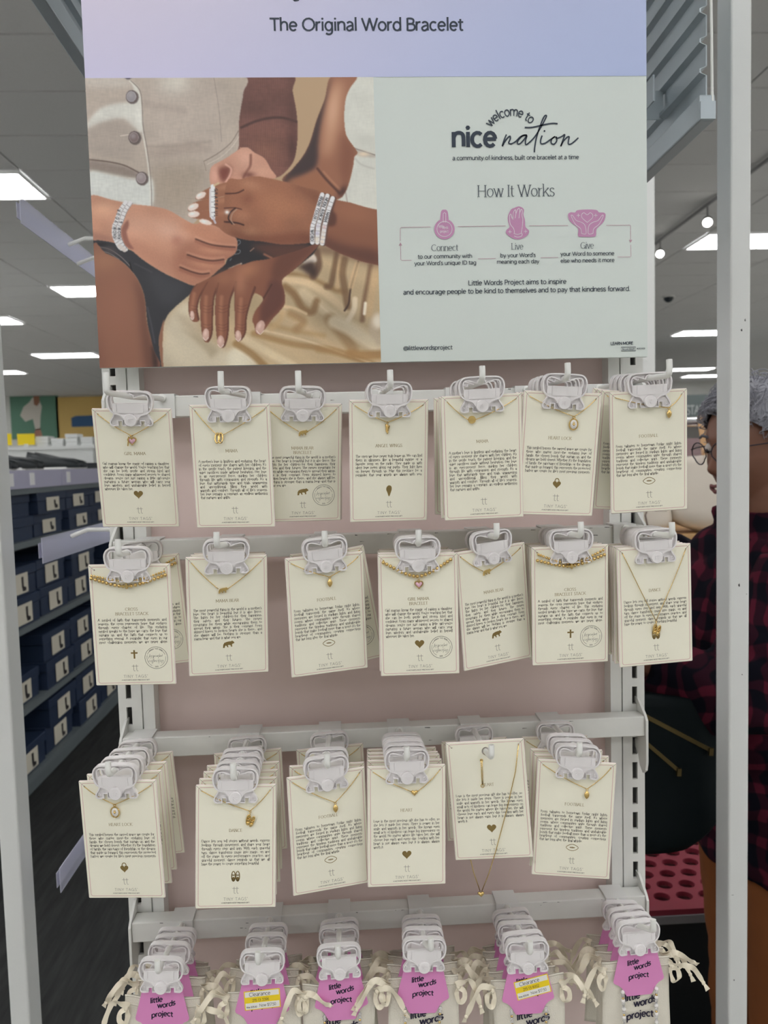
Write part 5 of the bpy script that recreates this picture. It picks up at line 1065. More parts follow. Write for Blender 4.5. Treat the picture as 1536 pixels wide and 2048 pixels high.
BACK = {'1C': ((.012, 0, 0), (.024, 0, 0)), '1D': ((.045, 0, 0),), '1E': ((.02, .01, 0), (.055, .03, 0)), '1F': ((.022, 0, 0), (.036, .02, 0), (.05, 0, 0)), '1G': ((.018, .1, 0), (.03, .14, 0), (.042, .2, .03)),
 '2A': ((.095, -.09, 0),), '2B': ((.05, 0, -.08), (.09, 0, -.1)), '2C': ((.035, -.13, -.12), (.07, -.02, -.15)), '2D': ((.02, .01, 0), (.04, -.01, 0), (.06, .012, 0), (.09, 0, 0)), '2E': ((.05, -.02, -.2),), '2F': ((.03, .01, 0), (.055, 0, 0), (.09, .01, 0)), '2G': ((.014, .02, 0), (.026, .02, 0), (.038, 0, 0), (.06, .01, 0)),
 '3A': ((.036, -.02, .05), (.078, -.03, .04), (.128, -.06, .05)), '3B': ((.023, 0, .02), (.049, -.02, 0), (.076, -.03, .05), (.13, -.06, .04)), '3C': ((.036, .03, -.15), (.126, -.01, -.12)), '3D': ((.028, .01, 0), (.052, 0, 0), (.068, .01, 0), (.093, 0, 0)), '3E': ((.125, .02, .1),), '3F': ((.028, -.01, .05), (.056, -.02, .06), (.13, -.05, .08))}
BACKKIND = {'2C': ['cross', 'football'], '3E': ['heart'], '1E': ['mama_bear_bracelet', 'mama']}
def hang_at(k, dy, droll, dyaw):
    """origin and rotation of a piece hanging dy metres behind the front one on hook k"""
    loc, rot, _ = POSE[k]; Af, Bk = ROD[k]; f = dy/max(1e-4, (Bk.y-Af.y)); p = Af+(Bk-Af)*f
    r = (rot[0]*max(0, 1-dy*14), rot[1]+droll, rot[2]+dyaw); R = Euler(r, 'XYZ').to_matrix()
    return p-R@Vector((0, 0, 10.8*mm)), r
for k, (kind, pend, im, lab) in DEF.items():
    loc, rot, pp = POSE[k]; bd = {'2A': bead2A, '2D': bead2D, '2F': bead2F}.get(k)
    nm = 'bracelet_card' if TXT[kind][3] else 'necklace_card'
    t = card_item(nm, lab, 'jewelry card', loc, rot, kind, pend, pp, im, beads=bd, gold=k in ('1A', '1B', '1F', '1G', '3A', '2G'))
    if k == '2A': cross_part(t, -3.4, -18.7)
    if k == '2F': cross_part(t, -1.1, -18.2)
for k, lst in BACK.items():
    for i, (dy, dr, dyw) in enumerate(lst):
        kind = BACKKIND.get(k, [DEF[k][0] if k in DEF else 'heart']*9)[min(i, 1) if k in BACKKIND and len(BACKKIND[k]) > 1 else 0] if k in BACKKIND else DEF[k][0]
        p, r = hang_at(k, dy, dr, dyw); pend = None; bd = None
        src = DEF[k] if k in DEF else ('heart', 'heart', M_olive, '')
        if kind == 'cross': bd = bead2F
        elif kind == 'girl_mama_bracelet': bd = bead2D; pend = 'pink_heart'
        else: pend = {'football': 'football', 'heart': 'heart', 'mama': 'disc', 'mama_bear_bracelet': 'bear', 'mama_bear': 'bear', 'heart_lock': 'oval', 'dance': 'shoes', 'angel_wings': 'wing'}[kind]
        frontlab = src[3] if k in DEF else 'loose cream HEART card'
        short = SHORT[k]; nth = ('directly behind', 'second behind', 'third behind', 'fourth behind')[i]
        lab = 'mostly hidden cream jewelry card, %s the %s' % (nth, short)
        card_item('bracelet_card' if TXT[kind][3] else 'necklace_card', lab, 'jewelry card', p, r, kind, pend, (0, -26), src[2], front=False, group='cards behind the '+short, beads=bd)
# the loose card, hung by its own hole, chain dangling free
loc, rot, pp = POSE['3E']
t = card_item('necklace_card', 'loose cream HEART card hung by its punched hole, its chain dangling below', 'jewelry card', loc, rot, 'heart', None, None, M_black, hanger=False, hole=True)
m = MB()
m.tube([(-34.5, 3.2, -1), (-31, 4, -40), (-24, 3.5, -100), (-20, 1, -125), (-15.5, -.5, -142)], .42, 6); m.tube([(30.8, -.4, -5), (26, -1.2, -30), (15, -1.4, -66), (2, -1.4, -104), (-6, -1, -125), (-14, -.5, -142)], .42, 6)
sc(m).build('chain', M_gold, t, True)
m = MB(); m.tube([(-4.6, -.8, -17.5), (-5, -1, -28), (-5.4, -.9, -41)], .4, 6); m.tube([(-3.6, -.8, -17.5), (-4, -1, -28), (-4.6, -.9, -41)], .3, 6); ring(m, -4.2, -18, 1.2, .3, -.9); ring(m, -5.2, -42, 1.5, .35, -.9); sc(m).build('clasp_chain', M_gold, t, True)
link('pendant', pendant('heart')[0][1], t, (-14.9*mm, 0, -144.4*mm))
# ================================================================ bracelet pouches on the lowest rail
M_tag = mat('pink_tag', rgb(222, 142, 196), .5); M_navy = mat('tag_navy_ink', rgb(32, 26, 52), .6)
def cloth(name, col, sc_=900):
    M = mat(name, col, .85, noise=.05, nscale=40, bump=.25, bscale=sc_); return M
M_bag = cloth('muslin', rgb(226, 220, 206)); M_rib = mat('satin_ribbon', rgb(238, 228, 206), .35, noise=.05, nscale=80)
half = [(12.2, -8), (18.4, -14.8), (24.8, -41.4), (24.4, -43), (23.4, -44)]+[(q.x, q.y) for q in catmull([(20, -45.6), (16.8, -48.6), (14.6, -52.6), (12.6, -56.2)], 3)]+[(11.4, -56.8)]
TAGP = [(-x, z) for x, z in half]+half[::-1]
ME_TAG = sc(MB().prism(TAGP, -.45, 0)).mesh('tag', M_tag)
def lwp(m, k, ox, oz, y):
    def W(cx, cz, sl_, cu):
        return lambda x, z: (cx+x*k, cz+z*k+sl_*x*k+cu*x*x*k)
    text(m, 'little', 0, 0, .5, y, thick=1.4, warp=W(ox-4*k, oz+3.6*k, .16, -.004), wsc=1.1)
    text(m, 'words', 0, 0, .5, y, thick=1.4, warp=W(ox+3*k, oz+.2*k, .2, .015), wsc=1.1)
    text(m, 'project', 0, 0, .5, y, thick=1.4, warp=W(ox, oz-6.4*k, .06, -.016), wsc=1.12)
    return m
ME_TAGT = sc(lwp(MB(), 1.3, 0, -31, -.6)).mesh('tag_text', M_navy)
def pouch_mesh(seed):
    rnd = random.Random(seed); m = MB(); nx, nz = 20, 26; ph = rnd.uniform(0, 6)
    def P(i, j, s):
        u = -1+2*i/nx; v = j/nz; x = 34*u*(1-.03*math.sin(3*v+ph)); z = -25-100*v+1.2*math.sin(2.3*u+ph)
        b = (1-u**4)*(1.3+2.4*math.sin(PI*min(1, v*1.15)))+.15
        wv = .7*math.sin(5*u+7*v+ph)+.5*math.sin(11*u-4*v+2*ph)*(1-v)
        return (x, 5.2+(-b+wv*.5 if s < 0 else b+wv*.5), z)
    vs = []; fs = []
    for s in (-1, 1):
        for j in range(nz+1):
            for i in range(nx+1): vs.append(P(i, j, s))
    n = (nx+1)*(nz+1)
    for j in range(nz):
        for i in range(nx):
            a = j*(nx+1)+i; fs.append((a, a+nx+1, a+nx+2, a+1)); b = a+n; fs.append((b, b+1, b+nx+2, b+nx+1))
    for j in range(nz):
        for i in (0, nx): a = j*(nx+1)+i; fs.append((a, a+n, a+n+nx+1, a+nx+1))
    for i in range(nx): a = nz*(nx+1)+i; fs.append((a, a+n, a+n+1, a+1))
    m.add(vs, fs)
    h = MB()
    for z0, dy in ((-25.4, -.9), (-33, -.5)):
        pts = [(P(i, 0 if z0 > -30 else 2, -1)[0], P(i, 0 if z0 > -30 else 2, -1)[1]+dy*.5, P(i, 0 if z0 > -30 else 2, -1)[2]) for i in range(nx+1)]
        h.tube(pts, .55, 5, squash=1.6)
    return sc(m).mesh('pouch', M_bag, True), sc(h).mesh('hem', M_bag, True)
POUCH = [pouch_mesh(s) for s in range(4)]
def ribbon_mesh(seed, side):
    rnd = random.Random(seed*7+side); m = MB()
    def band(P, w, tw):
        n = len(P); wd = []
        for i in range(n):
            d = (P[min(i+1, n-1)]-P[max(i-1, 0)]).normalized(); a = tw*math.sin(i*.45+seed)
            wd.append(Vector((-d.z, math.sin(a), d.x)) if abs(d.x)+abs(d.z) > .2 else Vector((0, 0, 1)))
        m.strap([Vector((side*p.x, p.y, p.z)) for p in P], [(side*q.x, q.y, q.z) for q in wd], w, .22)
    for q in range(1+(seed % 2)):
        L = rnd.uniform(17, 27); up = rnd.uniform(0, 8); dr = rnd.uniform(4, 20); y0 = 1+3*q
        P = catmull([(31, y0, -31), (36, y0-3, -30+up*.4), (36+L*.4, y0-5+rnd.uniform(-3, 3), -30+up), (36+L*.75, y0-5+rnd.uniform(-3, 4), -32+up*.4-dr*.4), (36+L, y0-4, -34-dr)], 6); n = len(P)
        band(P, [5.2 if i < n-3 else (4.2, 3.2, 2.4)[i-n+3] for i in range(n)], .7)
        e = P[-1]; d = (P[-1]-P[-3]).normalized(); m.ball((side*e.x, e.y, e.z), 1.9, 8, 6, (1, .8, 1.15))
        band([e+d*1.2, e+d*3.5+Vector((0, rnd.uniform(-1, 1), 0)), e+d*7], [2.4, 3.8, 5], .3)
    band(catmull([(33, .2, -33), (38.5, -1, -36), (39, -2, -43), (34.5, -1, -47), (32, 0, -40), (32.6, .2, -34)], 5), 4.6, .9)
    m.ball((side*33.6, 0, -32.5), 2.1, 8, 6, (1, .8, 1.25))
    return sc(m).mesh('drawstring', M_rib, .7)
RIB = {(s, sd): ribbon_mesh(s, sd) for s in range(5) for sd in (-1, 1)}
ME_POUCHT = sc(lwp(MB(), 1.75, 1.5, -67, -.1)).mesh('pouch_text', M_navy)
def strand(kind):
    pearls = MB(); glass = MB(); gold = MB()
    for s in (-1, 1):
        z = -51.5; x = s*16.6; i = 0
        while z > -112:
            t = (-z-51.5)/60; xx = s*(16.6-.8*math.sin(PI*t)); 
            if z < -104: xx = s*max(0, 16-((-104-z)**1.0)*2)
            if kind == 'pearl' and i % 3 == 0: pearls.ball((xx, -1.6, z), 2.05, 10, 7); z -= 3.1
            elif i % 3 == 1 or kind != 'pearl' and i % 3 == 0: glass.ball((xx, -1.6, z), 1.75, 6, 4); z -= 2.8
            else: (gold if kind != 'pearl' or i % 6 == 2 else glass).ball((xx, -1.6, z), 1.25, 8, 5); z -= 2.2
            i += 1
    return [(n, sc(mb).mesh(n, mt, True)) for n, mb, mt in (('pearl_beads', pearls, M_pearl), ('crystal_beads', glass, M_crystal), ('gold_beads', gold, M_gold)) if mb.v]
STR = {k: strand(k) for k in ('pearl', 'crystal')}
M_yel = mat('sticker_yellow', rgb(246, 216, 40), .5); M_stw = mat('sticker_white', rgb(240, 238, 232), .5); M_stk = mat('sticker_ink', (.02, .02, .03), .6)
def sticker(c, x, z, ang, code):
    e = link('clearance_sticker', None, c) if False else None
    m = MB().box((-16.5, -.62, -9), (16.5, -.48, 9)); s = sc(m).build('clearance_sticker', M_yel, c, loc=(x*mm, 0, z*mm), rot=(0, -ang, 0))
    w_ = MB().flat([(-15.6, 3.2), (15.6, 3.2), (15.6, 8.2), (-15.6, 8.2)], -.68); w_.flat([(-15.6, -8.2), (15.6, -8.2), (15.6, -2.4), (-15.6, -2.4)], -.68)
    k = MB(); text(k, 'Clearance', -2, 3.9, .5, -.74, thick=.75, align='c'); text(k, code, -1.5, -1.3, .36, -.74, thick=.7); text(k, 'Was $35.00', -15, -6.9, .22, -.74, thick=1.1, align='l'); text(k, 'Now $17.50', -3, -6.6, .38, -.74, thick=.7, align='l', wsc=.93)
    # both printed layers live on the sticker, so they are joined with it
    me = s.data; b = bmesh.new(); b.from_mesh(me)
    for mb, mi in ((sc(w_), 1), (sc(k), 2)):
        for f in mb.f:
            fc = b.faces.new([b.verts.new(mb.v[i]) for i in f]); fc.material_index = mi
    b.to_mesh(me); b.free(); me.materials.append(M_stw); me.materials.append(M_stk); return s
P4 = {'4A': ('pink tag and cream drawstring pouch at the end of the lowest rail over the carpet', None), '4B': ('pink tag with an almost level yellow Clearance sticker and cream pouch', ('215 13 3396', 0, -31.5, .07)), '4C': ('plain pink tag and cream pouch hanging next to the level Clearance sticker', None), '4D': ('plain pink tag and cream pouch hanging next to the tilted Clearance sticker', None), '4E': ('pink tag with a tilted yellow Clearance sticker and cream pouch', ('215 13 9002', 4.5, -31, .2)), '4F': ('pink tag with a pearl bead bracelet over a cream pouch, by the red bench', None)}
B4 = {'4A': (.053, .084, .109), '4B': (.061, .103), '4C': (.076, .105), '4D': (.042, .072, .1), '4E': (.025, .062, .084, .113), '4F': (.036, .073, .113)}
def pouch_item(label, loc, rot, seed, group=None, front=True, st=None, beads=None):
    t = thing('bracelet_pouch', label, 'jewelry pouch', loc, rot, group)
    add_hanger(t, front); c = link('tag', ME_TAG, t); link('tag_text', ME_TAGT, c)
    pm, hm = POUCH[seed % 4]; ang = random.Random(seed).uniform(-.06, .06)
    p = link('pouch', pm, t, (0, 0, 0), (0, ang, 0)); link('hem', hm, p)
    if front: link('pouch_text', ME_POUCHT, p)
    link('drawstring', RIB[(seed % 5, -1)], t); link('drawstring', RIB[((seed+2) % 5, 1)], t)
    if st: sticker(c, st[1], st[2], st[3], st[0])
    if beads:
        b = None
        for nm, me in STR[beads]:
            if b is None: b = link('bracelet', me, t)
            else: link(nm, me, b)
    return t
for j, (k, (lab, st)) in enumerate(P4.items()):
    loc, rot, _ = POSE[k]
    pouch_item(lab, loc, rot, j, st=st, beads='pearl' if k == '4F' else ('crystal' if k in ('4C', '4D', '4E') else None))
    short = {'4A': 'pouch by the carpet end', '4B': 'level Clearance sticker tag', '4C': 'tag beside the level Clearance sticker', '4D': 'tag beside the tilted Clearance sticker', '4E': 'tilted Clearance sticker tag', '4F': 'pearl bracelet tag'}[k]
    for i, dy in enumerate(B4[k]):
        rr = random.Random(j*10+i); p, r = hang_at(k, dy, rr.uniform(-.05, .05), rr.uniform(-.06, .06))
        pouch_item('mostly hidden pink tag and pouch, %s the %s' % (('directly behind', 'second behind', 'third behind', 'fourth behind')[i], short), p, r, j+i*2+1, 'pouches behind the '+short, False, ('215 13 9002', 6, -33, 0) if k in ('4E', '4F') and i == len(B4[k])-1 else None)
# ================================================================ shoe shelves on the left
M_shelf = mat('shelf_grey', rgb(100, 108, 112), .5, noise=.05); M_shdark = mat('shelf_back', rgb(70, 72, 76), .7); M_strip = mat('label_strip', rgb(176, 174, 196), .3)
XS = -1.46
sh = thing('shoe_shelf', 'grey shop shelving stacked with navy shoe boxes along the carpet aisle', 'shelf', (XS, 1.6, 0))
LV = [.11, .42, .77, 1.14, 1.375]
for i, z in enumerate(LV):
    MB().box((-.62, 0, z-.028), (0, 5.2, z)).build('shelf_board', M_shelf, sh)
MB().box((-.66, 0, 0), (-.62, 5.2, 1.5)).build('back_panel', M_shdark, sh); MB().box((-.6, .02, 0), (-.04, 5.18, LV[0]-.028)).build('base', M_shelf, sh)
for yy in (0, 1.7, 3.4, 5.17): MB().box((-.62, yy, 0), (-.58, yy+.03, 1.5)).build('shelf_post', M_shdark, sh)
for y0 in (0, .72, 1.44, 2.16): MB().box((0, y0, 1.372), (.006, y0+.71, 1.452)).build('label_strip', M_strip, sh)
M_lab = mat('price_label', rgb(232, 232, 232), .5)
M_navyb = mat('navy_box', rgb(34, 48, 72), .5, noise=.08, nscale=6); M_navyl = mat('navy_box_lid', rgb(34, 48, 72), .5); M_lbl = mat('box_label', rgb(206, 200, 184), .6); M_boot = mat('boot_print', rgb(38, 34, 36), .6)
for yy in (.83, 1.05, 1.5):
    m = MB().box((.006, yy, 1.385), (.0075, yy+.05, 1.44)); m.build('price_label', M_lab, sh)
def box_meshes(h):
    b = MB().box((-.30, .008, 0), (-.004, .352, h-.002)).mesh('box_body', M_navyb); l = MB().box((-.308, 0, h-.045), (0, .36, h)); l = l.mesh('lid', M_navyl); bevel_mesh(l, .003, 1)
    lab = MB().add([(.0012, .10, .012), (.0012, .26, .012), (.0012, .26, h-.03), (.0012, .10, h-.03)], [(0, 1, 2, 3)]).mesh('box_label', M_lbl)
    boot = [(.20, .02), (.235, .02), (.238, .034), (.212, .042), (.212, h-.045), (.19, h-.045), (.192, .04)]
    bt = MB().add([(.0022, y, z) for y, z in boot], [tuple(range(len(boot)))]).mesh('boot_print', M_boot); return b, l, lab, bt
BXM = {h: box_meshes(h) for h in (.13, .105)}
lvl = ['bottom shoe shelf', 'second lowest shoe shelf', 'third lowest shoe shelf', 'shoe shelf under the price strip']
for li, z in enumerate(LV[:4]):
    h = .105 if li == 3 else .13
    for ci, y in enumerate((1.97, 2.36, 2.75, 3.14, 3.53, 3.92)):
        for s in range(2):
            if (li, ci, s) in ((1, 1, 1), (0, 1, 1), (2, 4, 1)): continue
            b, l, la, bt = BXM[h]; t = thing('shoe_box', 'navy shoe box, %s of its pair, on the %s' % ('upper' if s else 'lower', lvl[li]), 'shoe box', (XS-.005-.012*((ci+s+li) % 3), y, z+s*(h+.001)), group='%s shoe boxes on the %s' % ('upper' if s else 'lower', lvl[li]))
            link('box_body', b, t); link('lid', l, t)
            if not (li == 3 and ci == 1): q = link('box_label', la, t); link('boot_print', bt, q)
M_shoe = mat('black_shoe', (.012, .016, .018), .45); M_insole = mat('shoe_tray', rgb(220, 220, 218), .6)
def shoe_mesh():
    m = MB(); secs = [(0, .03, .035, .07), (.06, .035, .03, .06), (.13, .042, .024, .045), (.2, .046, .02, .04), (.25, .036, .014, .03), (.27, .01, .01, .02)]; vs = []; fs = []; n = 10
    for (x, w_, zc_, hh) in secs:
        for k in range(n): a = 2*PI*k/n; vs.append((x, w_*math.cos(a), max(0, zc_+hh*.85*math.sin(a))))
    for i in range(len(secs)-1):
        for k in range(n): fs.append((i*n+k, i*n+(k+1) % n, (i+1)*n+(k+1) % n, (i+1)*n+k))
    fs += [tuple(range(n-1, -1, -1)), tuple(range((len(secs)-1)*n, len(secs)*n))]
    return m.add(vs, fs).mesh('upper', M_shoe, True)
SHM = shoe_mesh(); SOLE = MB().prism([(0, -.03), (.2, -.045), (.27, 0), (.2, .045), (0, .03)], -.006, .004, 'xy').mesh('sole', M_insole)
for (y, r) in ((2.25, .1), (2.36, -.1), (2.52, .1), (2.63, -.05), (2.80, .1), (2.91, 0), (3.4, 0), (3.5, .1)):
    t = thing('shoe', 'black shoe displayed on top of the shoe shelving', 'shoe', (XS-.3, y, 1.46), (0, 0, r), group='black shoes on the top shelf'); link('upper', SHM, t); link('sole', SOLE, t)
tr = thing('display_riser', 'white riser board under the black shoes', 'riser', (XS-.34, 1.7, 1.375)); MB().box((-.2, 0, 0), (.32, 2.3, .078)).build('board', M_insole, tr)
# ---------------------------------------------------------------- far left: white gondola, sale cards, wall graphics
M_pale = mat('pale_fixture', rgb(228, 230, 228), .6)
g = thing('white_cabinet', 'pale white display cabinet beyond the shoe shelving', 'cabinet', (-7.5, 8, 0)); MB().box((0, 0, 0), (4.6, .8, 1.68)).build('body', M_pale, g); MB().box((-.02, -.02, 1.68), (4.62, .82, 1.72)).build('top', M_pale, g)
M_saley = mat('sale_yellow', rgb(250, 220, 30), .5)
for k, (px0, px1) in enumerate(((-6, 15), (28, 62))):
    a = onY(px0, 890, 7.95); b = onY(px1, 870, 7.95)
    t = thing('sale_card', 'small yellow sale card standing on the pale cabinet', 'sign', ((a.x+b.x)/2, 7.95+.1, 1.72), group='yellow sale cards'); hw = (b.x-a.x)/2
    MB().box((-hw, -.004, .02), (hw, .004, b.z-1.72+.02)).build('card', M_saley, t); MB().box((-.02, -.02, 0), (.02, .02, .03)).build('stand', M_pale, t)
for px, w_, h in ((92, 14, .06), (122, 22, .045), (150, 24, .07), (180, 20, .05)):
    a = onY(px, 905, 8.2); t = thing('folded_stack', 'pale folded goods piled on the white cabinet', 'stack', (a.x, 8.2, 1.72), group='folded goods on the cabinet')
    for q in range(3): MB().box((-.06-.004*q, -.1, h*q/1.5), (.06+.003*q, .1, h*q/1.5+h*.6)).build('folded_piece', M_pale, t)
yw = YB-.06
def wall_poster(name, label, x0, x1, y0, y1, col):
    a = onY(x0, y1, yw); b = onY(x1, y0, yw); t = thing(name, label, 'poster', (a.x, yw, a.z)); W_, H_ = b.x-a.x, b.z-a.z
    MB().box((0, 0, 0), (W_, .05, H_)).build('panel', mat(name+'_print', col, .5), t); return t, W_, H_
t, W_, H_ = wall_poster('green_wall_poster', 'green wall poster with a crouching model in white, far behind', 24, 115, 791, 878, rgb(104, 150, 128))
def wp(t, pts, col, nm, y): MB().prism([(x*W_, z*H_) for x, z in pts], y, .0, 'xz').build(nm, mat('poster_'+nm, col, .6), t)
wp(t, [(.2, .55), (.3, .4), (.46, .46), (.5, .2), (.6, .2), (.62, .5), (.66, .75), (.6, .95), (.48, .97), (.4, .85), (.28, .75)], rgb(226, 220, 210), 'white_outfit', -.006); wp(t, [(.46, .04), (.64, .05), (.6, .24), (.5, .22)], rgb(190, 140, 120), 'feet', -.006); wp(t, [(.5, .8), (.56, .76), (.62, .84), (.62, 1), (.5, 1)], rgb(170, 120, 96), 'face', -.012)
t, W_, H_ = wall_poster('yellow_wall_poster', 'yellow wall poster with a blue bag print, far behind', 115, 260, 791, 878, rgb(236, 200, 120))
wp(t, [(.2, .28), (.95, .28), (.97, .5), (.93, .56), (.26, .54), (.2, .5)], rgb(66, 104, 148), 'blue_bag', -.006)
# ---------------------------------------------------------------- right background
M_soff = mat('soffit_teal', rgb(118, 128, 128), .7); M_let = mat('sign_letters', rgb(196, 200, 200), .5)
a = onY(1330, 838, 13.6); b = onY(1700, 782, 13.6)
so = thing('shop_soffit', 'grey-green shopfront band with pale capital letters, behind the person', 'shopfront', (a.x, 13.6, 0)); MB().box((0, 0, a.z), (b.x-a.x, .4, b.z)).build('band', M_soff, so); MB().box((0, .1, 0), (b.x-a.x, .4, a.z)).build('front', mat('shop_dark', rgb(120, 116, 112), .7), so)
l0 = onY(1372, 829, 13.59); l1 = onY(1416, 828, 13.59); m = MB(); u = .165/7; text(m, 'STARBUCKS', l0.x-a.x, (l0.z+l1.z)/2, u, -.012, thick=1.2, align='l', wsc=(l1.x-l0.x)/text_w('STARB', u)); m.build('letters', M_let, so)
# handbag display
M_cream = mat('cream_leather', rgb(214, 204, 190), .45, noise=.06, nscale=8); M_tan = mat('tan_leather', rgb(222, 178, 132), .5); M_chrome = mat('chrome', (.75, .75, .76), .2, metal=1); M_wood = mat('pale_wood', rgb(196, 158, 110), .5, noise=.1, nscale=20); M_seam = mat('seam', rgb(120, 104, 92), .7)
BY = 1.75
rk = thing('bag_rack', 'chrome rail with a pale wood shelf holding cream handbags', 'rack', (0, BY, 0)); zb = onY(1395, 843, BY).z; xb0 = onY(1290, 850, BY).x; xb1 = 1.9
MB().tube([(xb0, 0, zb), (xb1, 0, zb)], .018, 12).build('rail', M_chrome, rk, True)
zs = onY(1395, 1062, BY).z
MB().box((xb0, -.12, zs-.03), (xb1, .4, zs)).build('shelf_board', M_wood, rk); MB().box((xb0+.02, .3, 0), (xb1-.02, .38, zs-.03)).build('stand', M_pale, rk); MB().box((xb0, .36, zs), (xb0+.03, .4, zb)).build('rail_post', M_chrome, rk); MB().tube([(xb0+.015, .38, zb), (xb0+.015, 0, zb)], .012, 8).build('rail_arm', M_chrome, rk)
MB().box((xb0, .37, zs), (xb1, .4, zb-.05)).build('back_board', mat('mauve_board', rgb(150, 128, 132), .7), rk)
def handbag(x, z, w_, h, d, lab, strap_top):
    t = thing('handbag', lab, 'handbag', (x, BY-.02, z)); m = MB(); n, k = 24, 10; vs = []; fs = []
    for j in range(k+1):
        v = j/k; s = (math.sin(PI*min(.5, v*1.6+.12)))*(1-.12*v); dd = d*(1-.55*v**1.5)*(math.sin(PI*min(.5, v*2.2+.15)))
        for i in range(n):
            a = 2*PI*i/n; ca, sa = math.cos(a), math.sin(a); e = .55
            vs.append((w_/2*s*math.copysign(abs(ca)**e, ca)*(1+.02*math.sin(9*v+i)), dd/2*math.copysign(abs(sa)**e, sa), h*v+.008*math.sin(ca*3+1)*v))
    for j in range(k):
        for i in range(n): fs.append((j*n+i, j*n+(i+1) % n, (j+1)*n+(i+1) % n, (j+1)*n+i))
    fs += [tuple(range(n-1, -1, -1)), tuple(range(k*n, (k+1)*n))]; m.add(vs, fs); b = m.build('bag_body', M_cream, t, True)
    MB().tube([(w_*.1, -d/2-.004, h*.04), (w_*.05, -d/2*.99-.006, h*.4), (w_*.16, -d/2*.8-.006, h*.75), (w_*.2, -d*.3, h*.95)], .003, 6).build('seam', M_seam, b)
    P = catmull([(-w_*.1, 0, h*.9), (-w_*.14, -.01, h+(strap_top-h)*.55), (-.05, 0, strap_top+.019), (0, .02, h+(strap_top-h)*.5), (w_*.1, .02, h*.9)], 6)
    MB().strap(P, (1, 0, 0), .022, .004).build('strap', M_tan, t)
    return t
x1 = onY(1408, 1000, BY).x; x2 = onY(1330, 1010, BY).x
handbag(x1+.03, zs, .34, .26, .16, 'slouchy cream handbag with tan strap, by the person wearing glasses', zb-zs); handbag(x2-.12, zs, .26, .17, .14, 'smaller cream handbag beside the FOOTBALL card edge', zb-zs)
# ---------------------------------------------------------------- red bench
M_red = mat('red_plastic', rgb(122, 42, 56), .45); M_grey = mat('grey_trim', rgb(120, 120, 122), .5); M_blk = mat('black_vinyl', (.006, .008, .009), .6)
f0 = onY(1296, 1822, .89); bz = f0.z; bx0 = .34; by0 = f0.y; be = thing('bench', 'red perforated bench seat with grey edge on a black base', 'bench', (bx0, by0, 0))
m = MB(); cw = .057; n = 16
for j in range(10):
    for i in range(-1, 13):
        cx, cy = cw*(i+.5+.5*(j % 2)), .03+cw*.9*(j+.5); hx, hy = cw/2, cw*.45
        cc = [(cx+.0205*math.cos(2*PI*k/n), cy+.0185*math.sin(2*PI*k/n)) for k in range(n)]; oo = []
        for k in range(n):
            dx, dy = math.cos(2*PI*k/n), math.sin(2*PI*k/n); s = 1/max(abs(dx), abs(dy)); oo.append((cx+hx*dx*s, cy+hy*dy*s))
        m.add([(x, y, bz) for x, y in cc]+[(x, y, bz) for x, y in oo]+[(x, y, bz-.012) for x, y in cc], [(k, k+n, (k+1) % n+n, (k+1) % n) for k in range(n)]+[(k, (k+1) % n, (k+1) % n+2*n, k+2*n) for k in range(n)])
m.box((-.04, 0, bz-.014), (.76, .03, bz)); m.build('perforated_seat', M_red, be)
MB().box((-.02, .02, bz-.04), (.74, .54, bz-.022)).build('seat_pan', M_red, be); MB().box((-.04, -.004, bz-.034), (.76, .02, bz-.014)).build('edge_trim', M_grey, be); MB().box((-.03, .02, 0), (.75, .52, bz-.04)).build('base', M_blk, be)
